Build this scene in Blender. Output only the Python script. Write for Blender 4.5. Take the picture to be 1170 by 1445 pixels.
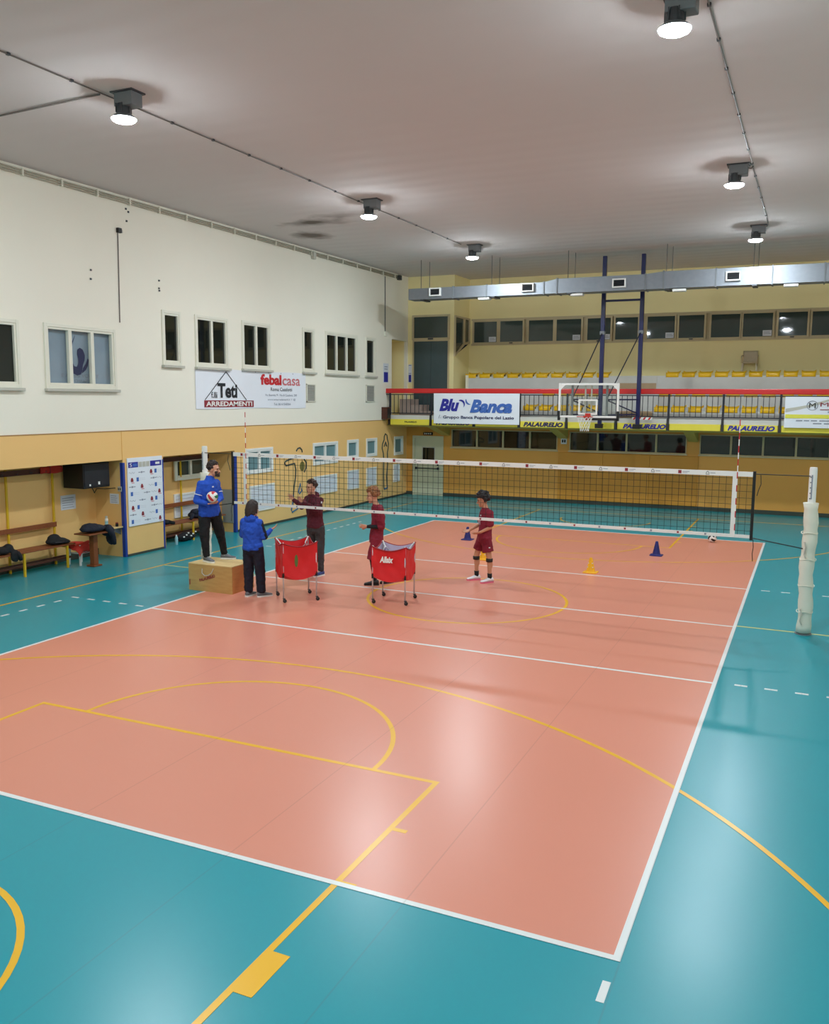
import bpy, bmesh, math, random
from mathutils import Vector, Matrix

random.seed(7)
S = bpy.context.scene
COL = S.collection
for o in list(bpy.data.objects):
    bpy.data.objects.remove(o, do_unlink=True)

# ------------------------------------------------------------------ camera
YAW, PITCH, ROLL, FPX = 0.42673, -0.12846, 0.00705, 1228.33
CAM = Vector((5.3987, -14.1334, 3.4846))
cf = Vector((-math.sin(YAW) * math.cos(PITCH), math.cos(YAW) * math.cos(PITCH), math.sin(PITCH)))
rt = Vector((math.cos(YAW), math.sin(YAW), 0))
up = rt.cross(cf)
r2 = math.cos(ROLL) * rt + math.sin(ROLL) * up
u2 = -math.sin(ROLL) * rt + math.cos(ROLL) * up
cam_d = bpy.data.cameras.new('camera')
cam_d.sensor_fit = 'HORIZONTAL'
cam_d.sensor_width = 36.0
cam_d.lens = FPX / 1170.0 * 36.0
cam_d.clip_start = 0.05
cam_d.clip_end = 200
cam = bpy.data.objects.new('camera', cam_d)
COL.objects.link(cam)
cam.matrix_world = Matrix(((r2.x, u2.x, -cf.x, CAM.x), (r2.y, u2.y, -cf.y, CAM.y), (r2.z, u2.z, -cf.z, CAM.z), (0, 0, 0, 1)))
S.camera = cam

# ------------------------------------------------------------------ world, exposure
LAMP_POWER = 770.0                # strength of the emitting lens of each high-bay lamp
w = bpy.data.worlds.new('night')
S.world = w
w.use_nodes = True
w.node_tree.nodes['Background'].inputs[0].default_value = (0.02, 0.025, 0.035, 1)
w.node_tree.nodes['Background'].inputs[1].default_value = 0.3
S.view_settings.view_transform = 'Standard'
S.view_settings.look = 'None'
S.view_settings.gamma = 1
S.view_settings.exposure = 0.0
S.view_settings.use_curve_mapping = False
try:
    S.cycles.use_denoising = True
    S.cycles.use_adaptive_sampling = False
    S.cycles.max_bounces = 8
    S.cycles.diffuse_bounces = 5
    S.cycles.sample_clamp_indirect = 8.0
except Exception:
    pass

# ------------------------------------------------------------------ materials
def srgb(r, g, b):
    f = lambda c: (c / 255 / 12.92) if c / 255 <= 0.04045 else ((c / 255 + 0.055) / 1.055) ** 2.4
    return (f(r), f(g), f(b), 1)

MATS = {}
def mat(name, rgb, rough=0.6, metal=0.0, var=0.08, scale=6.0, bump=0.0, bscale=60.0, emit=0.0, spec=0.5, alpha=None, coat=0.0):
    if name in MATS:
        return MATS[name]
    m = bpy.data.materials.new(name)
    m.use_nodes = True
    nt = m.node_tree
    b = nt.nodes['Principled BSDF']
    col = srgb(*rgb)
    tc = nt.nodes.new('ShaderNodeTexCoord')
    nz = nt.nodes.new('ShaderNodeTexNoise')
    nz.inputs['Scale'].default_value = scale
    nz.inputs['Detail'].default_value = 5
    nt.links.new(tc.outputs['Object'], nz.inputs['Vector'])
    mx = nt.nodes.new('ShaderNodeMix')
    mx.data_type = 'RGBA'
    mx.inputs[6].default_value = tuple(c * (1 - var) for c in col[:3]) + (1,)
    mx.inputs[7].default_value = tuple(min(1, c * (1 + var)) for c in col[:3]) + (1,)
    nt.links.new(nz.outputs['Fac'], mx.inputs[0])
    nt.links.new(mx.outputs[2], b.inputs['Base Color'])
    b.inputs['Roughness'].default_value = rough
    b.inputs['Metallic'].default_value = metal
    b.inputs['Specular IOR Level'].default_value = spec
    if coat:
        b.inputs['Coat Weight'].default_value = coat
    if bump:
        n2 = nt.nodes.new('ShaderNodeTexNoise')
        n2.inputs['Scale'].default_value = bscale
        n2.inputs['Detail'].default_value = 3
        nt.links.new(tc.outputs['Object'], n2.inputs['Vector'])
        bp = nt.nodes.new('ShaderNodeBump')
        bp.inputs['Strength'].default_value = bump
        bp.inputs['Distance'].default_value = 0.02
        nt.links.new(n2.outputs['Fac'], bp.inputs['Height'])
        nt.links.new(bp.outputs['Normal'], b.inputs['Normal'])
    if emit:
        b.inputs['Emission Color'].default_value = col
        b.inputs['Emission Strength'].default_value = emit
    if alpha is not None:
        b.inputs['Alpha'].default_value = alpha
    MATS[name] = m
    return m

def vinyl(name, rgb, var=0.02):
    """sports floor sheet: 1.5 m rolls with welded seams, fine orange-peel relief"""
    m = mat(name, rgb, rough=0.34, var=var, scale=0.5, spec=0.5)
    for nd in m.node_tree.nodes:
        if nd.type == 'TEX_NOISE':
            nd.inputs['Detail'].default_value = 1.0
    nt = m.node_tree
    b = nt.nodes['Principled BSDF']
    tc = nt.nodes.new('ShaderNodeTexCoord')
    sp = nt.nodes.new('ShaderNodeSeparateXYZ')
    nt.links.new(tc.outputs['Object'], sp.inputs[0])
    def seam(sock, period, width):
        d = nt.nodes.new('ShaderNodeMath'); d.operation = 'DIVIDE'; d.inputs[1].default_value = period
        nt.links.new(sock, d.inputs[0])
        f = nt.nodes.new('ShaderNodeMath'); f.operation = 'FRACT'
        nt.links.new(d.outputs[0], f.inputs[0])
        s = nt.nodes.new('ShaderNodeMath'); s.operation = 'SUBTRACT'; s.inputs[1].default_value = 0.5
        nt.links.new(f.outputs[0], s.inputs[0])
        a = nt.nodes.new('ShaderNodeMath'); a.operation = 'ABSOLUTE'
        nt.links.new(s.outputs[0], a.inputs[0])
        g = nt.nodes.new('ShaderNodeMath'); g.operation = 'GREATER_THAN'; g.inputs[1].default_value = 0.5 - width / period
        nt.links.new(a.outputs[0], g.inputs[0])
        return g.outputs[0]
    sx = seam(sp.outputs[0], 1.5, 0.006)
    n2 = nt.nodes.new('ShaderNodeTexNoise'); n2.inputs['Scale'].default_value = 1.1; n2.inputs['Detail'].default_value = 0.5
    for n in (n2,):
        nt.links.new(tc.outputs['Object'], n.inputs['Vector'])
    ad = nt.nodes.new('ShaderNodeMath'); ad.operation = 'MULTIPLY_ADD'; ad.inputs[1].default_value = -2.5
    n3 = nt.nodes.new('ShaderNodeTexNoise'); n3.inputs['Scale'].default_value = 300; n3.inputs['Detail'].default_value = 1
    nt.links.new(tc.outputs['Object'], n3.inputs['Vector'])
    nt.links.new(sx, ad.inputs[0]); nt.links.new(n3.outputs['Fac'], ad.inputs[2])
    base = b.inputs['Base Color'].links[0].from_socket          # dirt held in the welded seams
    sd = nt.nodes.new('ShaderNodeMix'); sd.data_type = 'RGBA'
    sf_ = nt.nodes.new('ShaderNodeMath'); sf_.operation = 'MULTIPLY'; sf_.inputs[1].default_value = 0.16
    nt.links.new(sx, sf_.inputs[0]); nt.links.new(sf_.outputs[0], sd.inputs[0]); nt.links.new(base, sd.inputs[6])
    sd.inputs[7].default_value = srgb(90, 70, 60)
    nt.links.new(sd.outputs[2], b.inputs['Base Color'])
    bp = nt.nodes.new('ShaderNodeBump'); bp.inputs['Strength'].default_value = 0.03; bp.inputs['Distance'].default_value = 0.004
    nt.links.new(ad.outputs[0], bp.inputs['Height'])
    nt.links.new(bp.outputs['Normal'], b.inputs['Normal'])
    mr = nt.nodes.new('ShaderNodeMapRange')
    mr.inputs['To Min'].default_value = 0.285; mr.inputs['To Max'].default_value = 0.315
    nt.links.new(n2.outputs['Fac'], mr.inputs['Value'])
    nt.links.new(mr.outputs[0], b.inputs['Roughness'])
    return m

def ceiling_mat():
    m = mat('ceiling_paint', (208, 201, 199), rough=0.9, var=0.03, scale=0.5)
    nt = m.node_tree
    b = nt.nodes['Principled BSDF']
    tc = nt.nodes.new('ShaderNodeTexCoord')
    base = b.inputs['Base Color'].links[0].from_socket
    cur = base
    # damp mould stains with their own ragged shape
    for (cx, cy, sx, sy, amt) in ((-6.0, 4.9, 1.3, 0.65, 0.95), (-7.0, 6.4, 0.9, 0.8, 0.9), (-4.9, 4.4, 1.3, 0.5, 0.4), (7.2, 3.6, 2.0, 0.8, 0.3), (-8.0, -6.5, 1.4, 1.6, 0.35)):
        mp = nt.nodes.new('ShaderNodeMapping')
        mp.inputs['Location'].default_value = (-cx / sx, -cy / sy, 0)
        mp.inputs['Scale'].default_value = (1 / sx, 1 / sy, 0)
        nt.links.new(tc.outputs['Object'], mp.inputs['Vector'])
        ln = nt.nodes.new('ShaderNodeVectorMath'); ln.operation = 'LENGTH'
        nt.links.new(mp.outputs[0], ln.inputs[0])
        nz = nt.nodes.new('ShaderNodeTexNoise'); nz.inputs['Scale'].default_value = 1.6; nz.inputs['Detail'].default_value = 6
        nt.links.new(tc.outputs['Object'], nz.inputs['Vector'])
        ad = nt.nodes.new('ShaderNodeMath'); ad.operation = 'MULTIPLY_ADD'; ad.inputs[1].default_value = 1.6
        nt.links.new(nz.outputs['Fac'], ad.inputs[0]); nt.links.new(ln.outputs['Value'], ad.inputs[2])
        mr = nt.nodes.new('ShaderNodeMapRange'); mr.inputs['From Min'].default_value = 0.85; mr.inputs['From Max'].default_value = 1.6
        mr.inputs['To Min'].default_value = amt; mr.inputs['To Max'].default_value = 0
        nt.links.new(ad.outputs[0], mr.inputs['Value'])
        mx = nt.nodes.new('ShaderNodeMix'); mx.data_type = 'RGBA'
        nt.links.new(mr.outputs[0], mx.inputs[0]); nt.links.new(cur, mx.inputs[6])
        mx.inputs[7].default_value = srgb(96, 84, 74)
        cur = mx.outputs[2]
    nt.links.new(cur, b.inputs['Base Color'])
    wv = nt.nodes.new('ShaderNodeTexWave'); wv.bands_direction = 'Y'
    wv.inputs['Scale'].default_value = 0.55; wv.inputs['Distortion'].default_value = 2.2; wv.inputs['Detail'].default_value = 3
    nt.links.new(tc.outputs['Object'], wv.inputs['Vector'])
    bp = nt.nodes.new('ShaderNodeBump'); bp.inputs['Strength'].default_value = 0.12; bp.inputs['Distance'].default_value = 0.05
    nt.links.new(wv.outputs['Fac'], bp.inputs['Height'])
    nt.links.new(bp.outputs['Normal'], b.inputs['Normal'])
    return m

def wood(name, a, bcol, rough=0.5, scale=3.0, stretch=(1, 12, 12)):
    m = mat(name, a, rough=rough, var=0.1)
    nt = m.node_tree
    b = nt.nodes['Principled BSDF']
    tc = nt.nodes.new('ShaderNodeTexCoord')
    mp = nt.nodes.new('ShaderNodeMapping'); mp.inputs['Scale'].default_value = stretch
    nt.links.new(tc.outputs['Object'], mp.inputs['Vector'])
    nz = nt.nodes.new('ShaderNodeTexNoise'); nz.inputs['Scale'].default_value = scale; nz.inputs['Detail'].default_value = 6
    nt.links.new(mp.outputs[0], nz.inputs['Vector'])
    mx = nt.nodes.new('ShaderNodeMix'); mx.data_type = 'RGBA'
    mx.inputs[6].default_value = srgb(*a); mx.inputs[7].default_value = srgb(*bcol)
    nt.links.new(nz.outputs['Fac'], mx.inputs[0])
    nt.links.new(mx.outputs[2], b.inputs['Base Color'])
    return m

def glass(name, tint, a=0.25):
    """clear pane: mostly see-through, with a real mirror sheen"""
    m = bpy.data.materials.new(name)
    m.use_nodes = True
    nt = m.node_tree
    nt.nodes.remove(nt.nodes['Principled BSDF'])
    out = nt.nodes['Material Output']
    tr = nt.nodes.new('ShaderNodeBsdfTransparent'); tr.inputs[0].default_value = tint
    gl = nt.nodes.new('ShaderNodeBsdfGlossy'); gl.inputs['Roughness'].default_value = 0.05
    lw = nt.nodes.new('ShaderNodeLayerWeight'); lw.inputs['Blend'].default_value = 0.5
    pw = nt.nodes.new('ShaderNodeMath'); pw.operation = 'POWER'; pw.inputs[1].default_value = 4.0
    nt.links.new(lw.outputs['Facing'], pw.inputs[0])
    fr = nt.nodes.new('ShaderNodeMath'); fr.operation = 'MULTIPLY_ADD'; fr.inputs[1].default_value = 0.6; fr.inputs[2].default_value = 0.035
    nt.links.new(pw.outputs[0], fr.inputs[0])
    mx = nt.nodes.new('ShaderNodeMixShader')
    nt.links.new(fr.outputs[0], mx.inputs[0]); nt.links.new(tr.outputs[0], mx.inputs[1]); nt.links.new(gl.outputs[0], mx.inputs[2])
    nt.links.new(mx.outputs[0], out.inputs['Surface'])
    MATS[name] = m
    return m

M_TEAL = vinyl('teal_vinyl', (14, 146, 160))
M_ORANGE = vinyl('orange_vinyl', (217, 139, 117))
M_WHITE_LINE = vinyl('white_line_paint', (224, 226, 226), 0.02)
M_YELLOW_LINE = vinyl('yellow_line_paint', (236, 178, 26), 0.04)
M_PALE_LINE = vinyl('pale_yellow_line_paint', (222, 212, 120), 0.04)
M_CEIL = ceiling_mat()
M_WALLW = mat('cream_white_wall', (238, 234, 219), rough=0.85, var=0.03, scale=0.8, bump=0.05, bscale=25)
M_WALLO = mat('apricot_wall', (240, 194, 124), rough=0.6, var=0.05, scale=0.7, bump=0.03, bscale=20)
M_WALLY = mat('yellow_wall', (244, 230, 172), rough=0.8, var=0.05, scale=0.6, bump=0.03, bscale=20)
M_WALLB = mat('ochre_wall', (222, 160, 72), rough=0.55, var=0.06, scale=0.8)
M_PAD = mat('ochre_wall_pad', (204, 140, 44), rough=0.5, var=0.05, scale=1.0)
M_BASE = mat('dark_skirting', (58, 66, 56), rough=0.6)
M_FRAME = mat('pale_window_frame', (228, 226, 210), rough=0.45, var=0.03)
M_FRAMEB = mat('beige_window_frame', (196, 180, 142), rough=0.5, var=0.04)
M_SILL = mat('stone_sill', (190, 188, 176), rough=0.7)
M_DARKGLASS = mat('dark_night_glass', (26, 30, 26), rough=0.03, var=0.25, scale=1.2, spec=0.6)
M_GREENGLASS = mat('grey_green_glass', (62, 74, 70), rough=0.03, var=0.12, scale=1.5, spec=0.6)
M_TEALGLASS = mat('frosted_teal_glass', (104, 140, 146), rough=0.3, var=0.1, scale=2.0)
M_CLEAR = glass('clear_glass', (0.96, 0.98, 0.97, 1))
M_BROWNB = wood('brown_bench_wood', (150, 84, 40), (112, 56, 26))
M_DKBROWN = wood('dark_brown_wood', (92, 42, 24), (64, 30, 18))
M_PLY = wood('plywood', (206, 170, 104), (176, 134, 74), rough=0.6, scale=2.0, stretch=(2, 2, 10))
M_PLYTOP = wood('plywood_top', (226, 200, 144), (206, 172, 112), rough=0.6, scale=2.0, stretch=(10, 2, 2))
M_YSTEEL = mat('yellow_steel', (220, 176, 30), rough=0.4, var=0.06)
M_BLUE = mat('blue_paint', (34, 62, 150), rough=0.4, var=0.05)
M_NAVYSTEEL = mat('navy_steel', (18, 24, 78), rough=0.35, var=0.05)
M_DKSTEEL = mat('dark_navy_rail', (24, 30, 44), rough=0.4)
M_RED = mat('red_rail_paint', (206, 36, 36), rough=0.35, var=0.05)
M_SEAT = mat('yellow_plastic', (240, 190, 20), rough=0.35, var=0.06)
M_CONC = mat('grey_concrete', (206, 206, 202), rough=0.8, var=0.08, scale=3, bump=0.1)
M_CONCW = mat('pale_concrete', (206, 204, 196), rough=0.8, var=0.06, scale=3)
M_FASCIA = mat('yellow_fascia_paint', (232, 216, 70), rough=0.5, var=0.05)
M_SOFFIT = mat('ochre_soffit', (214, 178, 92), rough=0.7)
M_GALV = mat('galvanised_steel', (140, 145, 152), rough=0.5, metal=0.85, var=0.12, scale=9)
M_GREY = mat('mid_grey_metal', (120, 124, 128), rough=0.5, metal=0.3)
M_DGREY = mat('dark_grey_metal', (66, 68, 72), rough=0.5, metal=0.3)
M_WHITE = mat('white_paint', (236, 236, 232), rough=0.45, var=0.02)
M_WPLASTIC = mat('white_plastic', (232, 232, 228), rough=0.4, var=0.02)
M_BLACK = mat('black_plastic', (18, 18, 20), rough=0.45)
M_BLACKCORD = mat('black_cord', (22, 22, 24), rough=0.8)
M_BANNER = mat('white_banner_cloth', (232, 236, 244), rough=0.55, var=0.03, scale=2, bump=0.08, bscale=6)
M_PAPER = mat('white_paper', (214, 218, 226), rough=0.7, var=0.03)
M_PAPERINK = mat('grey_print', (140, 146, 160), rough=0.7)
M_INKNAVY = mat('navy_print', (26, 32, 84), rough=0.6)
M_INKBLUE = mat('blue_print', (38, 40, 150), rough=0.6)
M_INKSKY = mat('sky_blue_print', (62, 104, 182), rough=0.6)
M_INKRED = mat('dark_red_print', (140, 34, 46), rough=0.6)
M_INKPINK = mat('pale_red_print', (206, 112, 118), rough=0.6)
M_INKBR = mat('bright_red_print', (196, 30, 40), rough=0.6)
M_INKBLACK = mat('black_print', (26, 26, 32), rough=0.6)
M_INKYELLOW = mat('yellow_print', (226, 222, 80), rough=0.6)
M_INKGREEN = mat('green_print', (84, 110, 50), rough=0.6)
M_CONDUIT = mat('grey_conduit', (112, 104, 98), rough=0.6)
M_PADW = mat('cream_post_padding', (226, 224, 208), rough=0.55, var=0.05, scale=5, bump=0.25, bscale=9)
M_SKIN = mat('light_skin', (212, 156, 126), rough=0.5, var=0.04, scale=12)
M_SKIN2 = mat('tan_skin', (198, 140, 108), rough=0.5, var=0.04, scale=12)
M_EYE = mat('eye_dark', (34, 24, 20), rough=0.2)
M_LIP = mat('lip', (166, 92, 84), rough=0.5)

def cloth(name, rgb, var=0.1):
    return mat(name, rgb, rough=0.85, var=var, scale=14, bump=0.8, bscale=13)

# lamp lens: the only emitters in the hall
def lens_mat():
    m = bpy.data.materials.new('lamp_lens')
    m.use_nodes = True
    nt = m.node_tree
    nt.nodes.remove(nt.nodes['Principled BSDF'])
    e = nt.nodes.new('ShaderNodeEmission')
    e.inputs[0].default_value = (0.84, 0.94, 1.0, 1)
    e.inputs[1].default_value = LAMP_POWER
    nt.links.new(e.outputs[0], nt.nodes['Material Output'].inputs['Surface'])
    return m
M_LENS = lens_mat()

# ------------------------------------------------------------------ mesh helpers
class MB:
    def __init__(self):
        self.v = []; self.f = []; self.m = []
    def add(self, vs, fs, mi=0):
        n = len(self.v)
        self.v += [Vector(p) for p in vs]
        self.f += [tuple(i + n for i in f) for f in fs]
        self.m += [mi] * len(fs)
        return self
    def box(self, x0, x1, y0, y1, z0, z1, mi=0):
        vs = [(x0, y0, z0), (x1, y0, z0), (x1, y1, z0), (x0, y1, z0), (x0, y0, z1), (x1, y0, z1), (x1, y1, z1), (x0, y1, z1)]
        return self.add(vs, [(3, 2, 1, 0), (4, 5, 6, 7), (0, 1, 5, 4), (1, 2, 6, 5), (2, 3, 7, 6), (3, 0, 4, 7)], mi)
    def obox(self, c, ax, ay, az, mi=0):
        c, ax, ay, az = map(Vector, (c, ax, ay, az))
        vs = [c - ax - ay - az, c + ax - ay - az, c + ax + ay - az, c - ax + ay - az, c - ax - ay + az, c + ax - ay + az, c + ax + ay + az, c - ax + ay + az]
        return self.add(vs, [(3, 2, 1, 0), (4, 5, 6, 7), (0, 1, 5, 4), (1, 2, 6, 5), (2, 3, 7, 6), (3, 0, 4, 7)], mi)
    def bar(self, p0, p1, wx, wy=None, mi=0):
        """square bar from p0 to p1"""
        p0, p1 = Vector(p0), Vector(p1)
        d = p1 - p0
        L = d.length
        d = d / L
        a = Vector((0, 0, 1)) if abs(d.z) < 0.9 else Vector((0, 1, 0))
        s = d.cross(a).normalized(); t = s.cross(d)
        wy = wy or wx
        return self.obox((p0 + p1) / 2, s * wx / 2, t * wy / 2, d * L / 2, mi)
    def tube(self, pts, r, n=8, closed=False, mi=0):
        pts = [Vector(p) for p in pts]
        k = len(pts)
        rs = r if isinstance(r, (list, tuple)) else [r] * k
        d0 = (pts[1] - pts[0]).normalized()
        a = Vector((0, 0, 1)) if abs(d0.z) < 0.9 else Vector((1, 0, 0))
        s = d0.cross(a).normalized()
        vs = []
        for i, p in enumerate(pts):
            if closed:
                d = (pts[(i + 1) % k] - pts[i - 1])
            else:
                d = pts[min(i + 1, k - 1)] - pts[max(i - 1, 0)]
            d = d.normalized()
            s = (s - d * s.dot(d))
            s = s.normalized() if s.length > 1e-6 else d.orthogonal().normalized()
            t = d.cross(s)
            for j in range(n):
                an = 2 * math.pi * j / n
                vs.append(p + (s * math.cos(an) + t * math.sin(an)) * rs[i])
        fs = []
        for i in range(k if closed else k - 1):
            i2 = (i + 1) % k
            for j in range(n):
                j2 = (j + 1) % n
                fs.append((i * n + j, i * n + j2, i2 * n + j2, i2 * n + j))
        if not closed:
            fs.append(tuple(range(n))[::-1])
            fs.append(tuple((k - 1) * n + j for j in range(n)))
        return self.add(vs, fs, mi)
    def rings(self, rl, n=14, mi=0):
        """loft of elliptical rings (centre, half axis a, half axis b), closed ends"""
        vs = []
        for c, a, b in rl:
            c, a, b = Vector(c), Vector(a), Vector(b)
            for j in range(n):
                an = 2 * math.pi * j / n
                vs.append(c + a * math.cos(an) + b * math.sin(an))
        k = len(rl)
        fs = []
        for i in range(k - 1):
            for j in range(n):
                j2 = (j + 1) % n
                fs.append((i * n + j, i * n + j2, (i + 1) * n + j2, (i + 1) * n + j))
        fs.append(tuple(range(n))[::-1])
        fs.append(tuple((k - 1) * n + j for j in range(n)))
        return self.add(vs, fs, mi)
    def lathe(self, prof, c=(0, 0, 0), n=20, mi=0):
        """profile list of (radius, z) turned about the vertical through c"""
        c = Vector(c)
        return self.rings([(c + Vector((0, 0, z)), Vector((r, 0, 0)), Vector((0, r, 0))) for r, z in prof], n, mi)
    def capsule(self, p0, p1, r0, r1=None, n=10, mi=0):
        p0, p1 = Vector(p0), Vector(p1)
        r1 = r0 if r1 is None else r1
        d = p1 - p0
        d = d.normalized() if d.length > 1e-6 else Vector((0, 0, 1))
        s = d.orthogonal().normalized(); t = d.cross(s)
        rl = []
        for a in (-80, -50, -20):
            rl.append((p0 + d * r0 * math.sin(math.radians(a)), r0 * math.cos(math.radians(a))))
        for a in (20, 50, 80):
            rl.append((p1 + d * r1 * math.sin(math.radians(a)), r1 * math.cos(math.radians(a))))
        return self.rings([(c, s * r, t * r) for c, r in rl], n, mi)
    def ellipsoid(self, c, ax, ay, az, n=14, k=9, mi=0):
        c, ax, ay, az = map(Vector, (c, ax, ay, az))
        rl = []
        for i in range(k):
            a = math.radians(-84 + 168 * i / (k - 1))
            rl.append((c + az * math.sin(a), ax * math.cos(a), ay * math.cos(a)))
        return self.rings(rl, n, mi)
    def prism(self, poly, o, u, v, nrm, th, mi=0):
        """polygon (2D list) in plane o,u,v extruded along nrm by th"""
        o, u, v, nrm = map(Vector, (o, u, v, nrm))
        k = len(poly)
        vs = [o + u * a + v * b for a, b in poly] + [o + u * a + v * b + nrm * th for a, b in poly]
        fs = [tuple(range(k))[::-1], tuple(range(k, 2 * k))]
        for i in range(k):
            j = (i + 1) % k
            fs.append((i, j, k + j, k + i))
        return self.add(vs, fs, mi)
    def grid(self, fn, nu, nv, mi=0):
        vs = [fn(i / nu, j / nv) for j in range(nv + 1) for i in range(nu + 1)]
        fs = [(j * (nu + 1) + i, j * (nu + 1) + i + 1, (j + 1) * (nu + 1) + i + 1, (j + 1) * (nu + 1) + i) for j in range(nv) for i in range(nu)]
        return self.add(vs, fs, mi)

ORG = {}
def link(o):
    COL.objects.link(o)
    return o

def tag(o, label=None, cat=None, group=None, kind=None):
    if label: o['label'] = label
    if cat: o['category'] = cat
    if group: o['group'] = group
    if kind: o['kind'] = kind
    return o

def thing(name, label, cat, loc=(0, 0, 0), group=None, kind=None):
    o = bpy.data.objects.new(name, None)
    o.empty_display_size = 0.1
    o.location = loc
    link(o)
    ORG[o.name] = Vector(loc)
    return tag(o, label, cat, group, kind)

def mesh_of(name, mb, origin=(0, 0, 0), mats=None, smooth=False):
    me = bpy.data.meshes.new(name)
    og = Vector(origin)
    me.from_pydata([tuple(p - og) for p in mb.v], [], mb.f)
    for m in mats or []:
        me.materials.append(m)
    if len(mats or []) > 1:
        me.polygons.foreach_set('material_index', mb.m)
    bm = bmesh.new(); bm.from_mesh(me)
    bmesh.ops.recalc_face_normals(bm, faces=bm.faces)
    bm.to_mesh(me); bm.free()
    if smooth:
        me.polygons.foreach_set('use_smooth', [True] * len(me.polygons))
    me.update()
    return me

def obj(name, mb, m, parent=None, smooth=False, bevel=0.0, label=None, cat=None, group=None, kind=None, origin=None, solid=0.0):
    mats = m if isinstance(m, (list, tuple)) else [m]
    if parent is not None:
        og = ORG[parent.name]
    elif origin is not None:
        og = Vector(origin)
    else:
        xs = [p.x for p in mb.v]; ys = [p.y for p in mb.v]; zs = [p.z for p in mb.v]
        og = Vector(((min(xs) + max(xs)) / 2, (min(ys) + max(ys)) / 2, min(zs)))
    o = bpy.data.objects.new(name, mesh_of(name, mb, og, mats, smooth))
    link(o)
    if parent is not None:
        o.parent = parent
    else:
        o.location = og
    ORG[o.name] = og
    if solid:
        md = o.modifiers.new('thick', 'SOLIDIFY'); md.thickness = solid; md.offset = 0
    if bevel:
        md = o.modifiers.new('bevel', 'BEVEL'); md.width = bevel; md.segments = 2; md.limit_method = 'ANGLE'
    return tag(o, label, cat, group, kind)

def inst(o, parent, delta):
    """a further copy of part o sharing its mesh, moved by delta"""
    c = o.copy()
    link(c)
    c.parent = parent
    c.location = o.location + Vector(delta)
    ORG[c.name] = ORG[parent.name] if parent else Vector(c.location)
    return c

def dup(root, loc, rotz=0.0, label=None, group=None):
    r = root.copy(); link(r)
    r.location = loc
    r.rotation_euler = (0, 0, rotz)
    if label: r['label'] = label
    if group: r['group'] = group
    for ch in list(root.children):
        c = ch.copy(); link(c); c.parent = r
        for g in list(ch.children):
            d = g.copy(); link(d); d.parent = c
    return r

def struct(name, mb, m, parent=None, **k):
    return obj(name, mb, m, parent, kind='structure', origin=(0, 0, 0) if parent is None else None, **k)

def text_print(name, s, parent, o, u, v, wdt, hgt, m, shear=0.0, bold=0.0, lift=0.004, squeeze=True, label=None):
    """flat lettering: mesh of a font curve fitted into the box wdt x hgt at o along u, v"""
    cu = bpy.data.curves.new('txt', 'FONT')
    cu.body = s
    cu.shear = shear
    cu.offset = bold
    cu.resolution_u = 3
    t = bpy.data.objects.new('txt', cu)
    link(t)
    dg = bpy.context.evaluated_depsgraph_get()
    me = bpy.data.meshes.new_from_object(t.evaluated_get(dg))
    bpy.data.objects.remove(t)
    bpy.data.curves.remove(cu)
    xs = [p.co.x for p in me.vertices]; ys = [p.co.y for p in me.vertices]
    x0, x1, y0, y1 = min(xs), max(xs), min(ys), max(ys)
    o, u, v = Vector(o), Vector(u).normalized(), Vector(v).normalized()
    n = u.cross(v)
    sx = wdt / (x1 - x0); sy = hgt / (y1 - y0)
    og = ORG[parent.name]
    for p in me.vertices:
        p.co = o + u * ((p.co.x - x0) * sx) + v * ((p.co.y - y0) * sy) + n * lift - og
    me.materials.append(m)
    ob = bpy.data.objects.new(name, me)
    link(ob); ob.parent = parent
    ORG[ob.name] = og
    if label: ob['label'] = label
    return ob

def remeshed(name, mb, m, parent, voxel=0.008, smooth=4, disp=0.0, dsize=0.12, label=None, kind=None, cat=None, group=None):
    """union of the closed shapes in mb as one continuous smooth skin"""
    top = parent is None
    if top:
        xs = [p.x for p in mb.v]; ys = [p.y for p in mb.v]; zs = [p.z for p in mb.v]
        og = Vector(((min(xs) + max(xs)) / 2, (min(ys) + max(ys)) / 2, min(zs)))
    else:
        og = ORG[parent.name]
    t = bpy.data.objects.new('tmp', mesh_of('tmp', mb, og))
    link(t)
    a = t.modifiers.new('r', 'REMESH'); a.mode = 'VOXEL'; a.voxel_size = voxel
    if smooth:
        b = t.modifiers.new('s', 'SMOOTH'); b.factor = 0.5; b.iterations = smooth
    if disp:
        tx = bpy.data.textures.get('cloud%.3f' % dsize) or bpy.data.textures.new('cloud%.3f' % dsize, 'CLOUDS')
        tx.noise_scale = dsize
        d = t.modifiers.new('d', 'DISPLACE'); d.texture = tx; d.strength = disp; d.mid_level = 0.5
    dg = bpy.context.evaluated_depsgraph_get()
    me = bpy.data.meshes.new_from_object(t.evaluated_get(dg))
    bpy.data.objects.remove(t)
    me.materials.clear()
    me.materials.append(m)
    me.polygons.foreach_set('use_smooth', [True] * len(me.polygons))
    ob = bpy.data.objects.new(name, me)
    link(ob)
    if parent is not None:
        ob.parent = parent
    else:
        ob.location = og
    ORG[ob.name] = og
    return tag(ob, label, cat, group, kind)

ORD = ['first', 'second', 'third', 'fourth', 'fifth', 'sixth', 'seventh', 'eighth', 'ninth', 'tenth', 'eleventh', 'twelfth', 'thirteenth',
       'fourteenth', 'fifteenth', 'sixteenth', 'seventeenth', 'eighteenth', 'nineteenth', 'twentieth', 'twenty-first', 'twenty-second', 'twenty-third', 'twenty-fourth', 'twenty-fifth', 'twenty-sixth']

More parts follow.
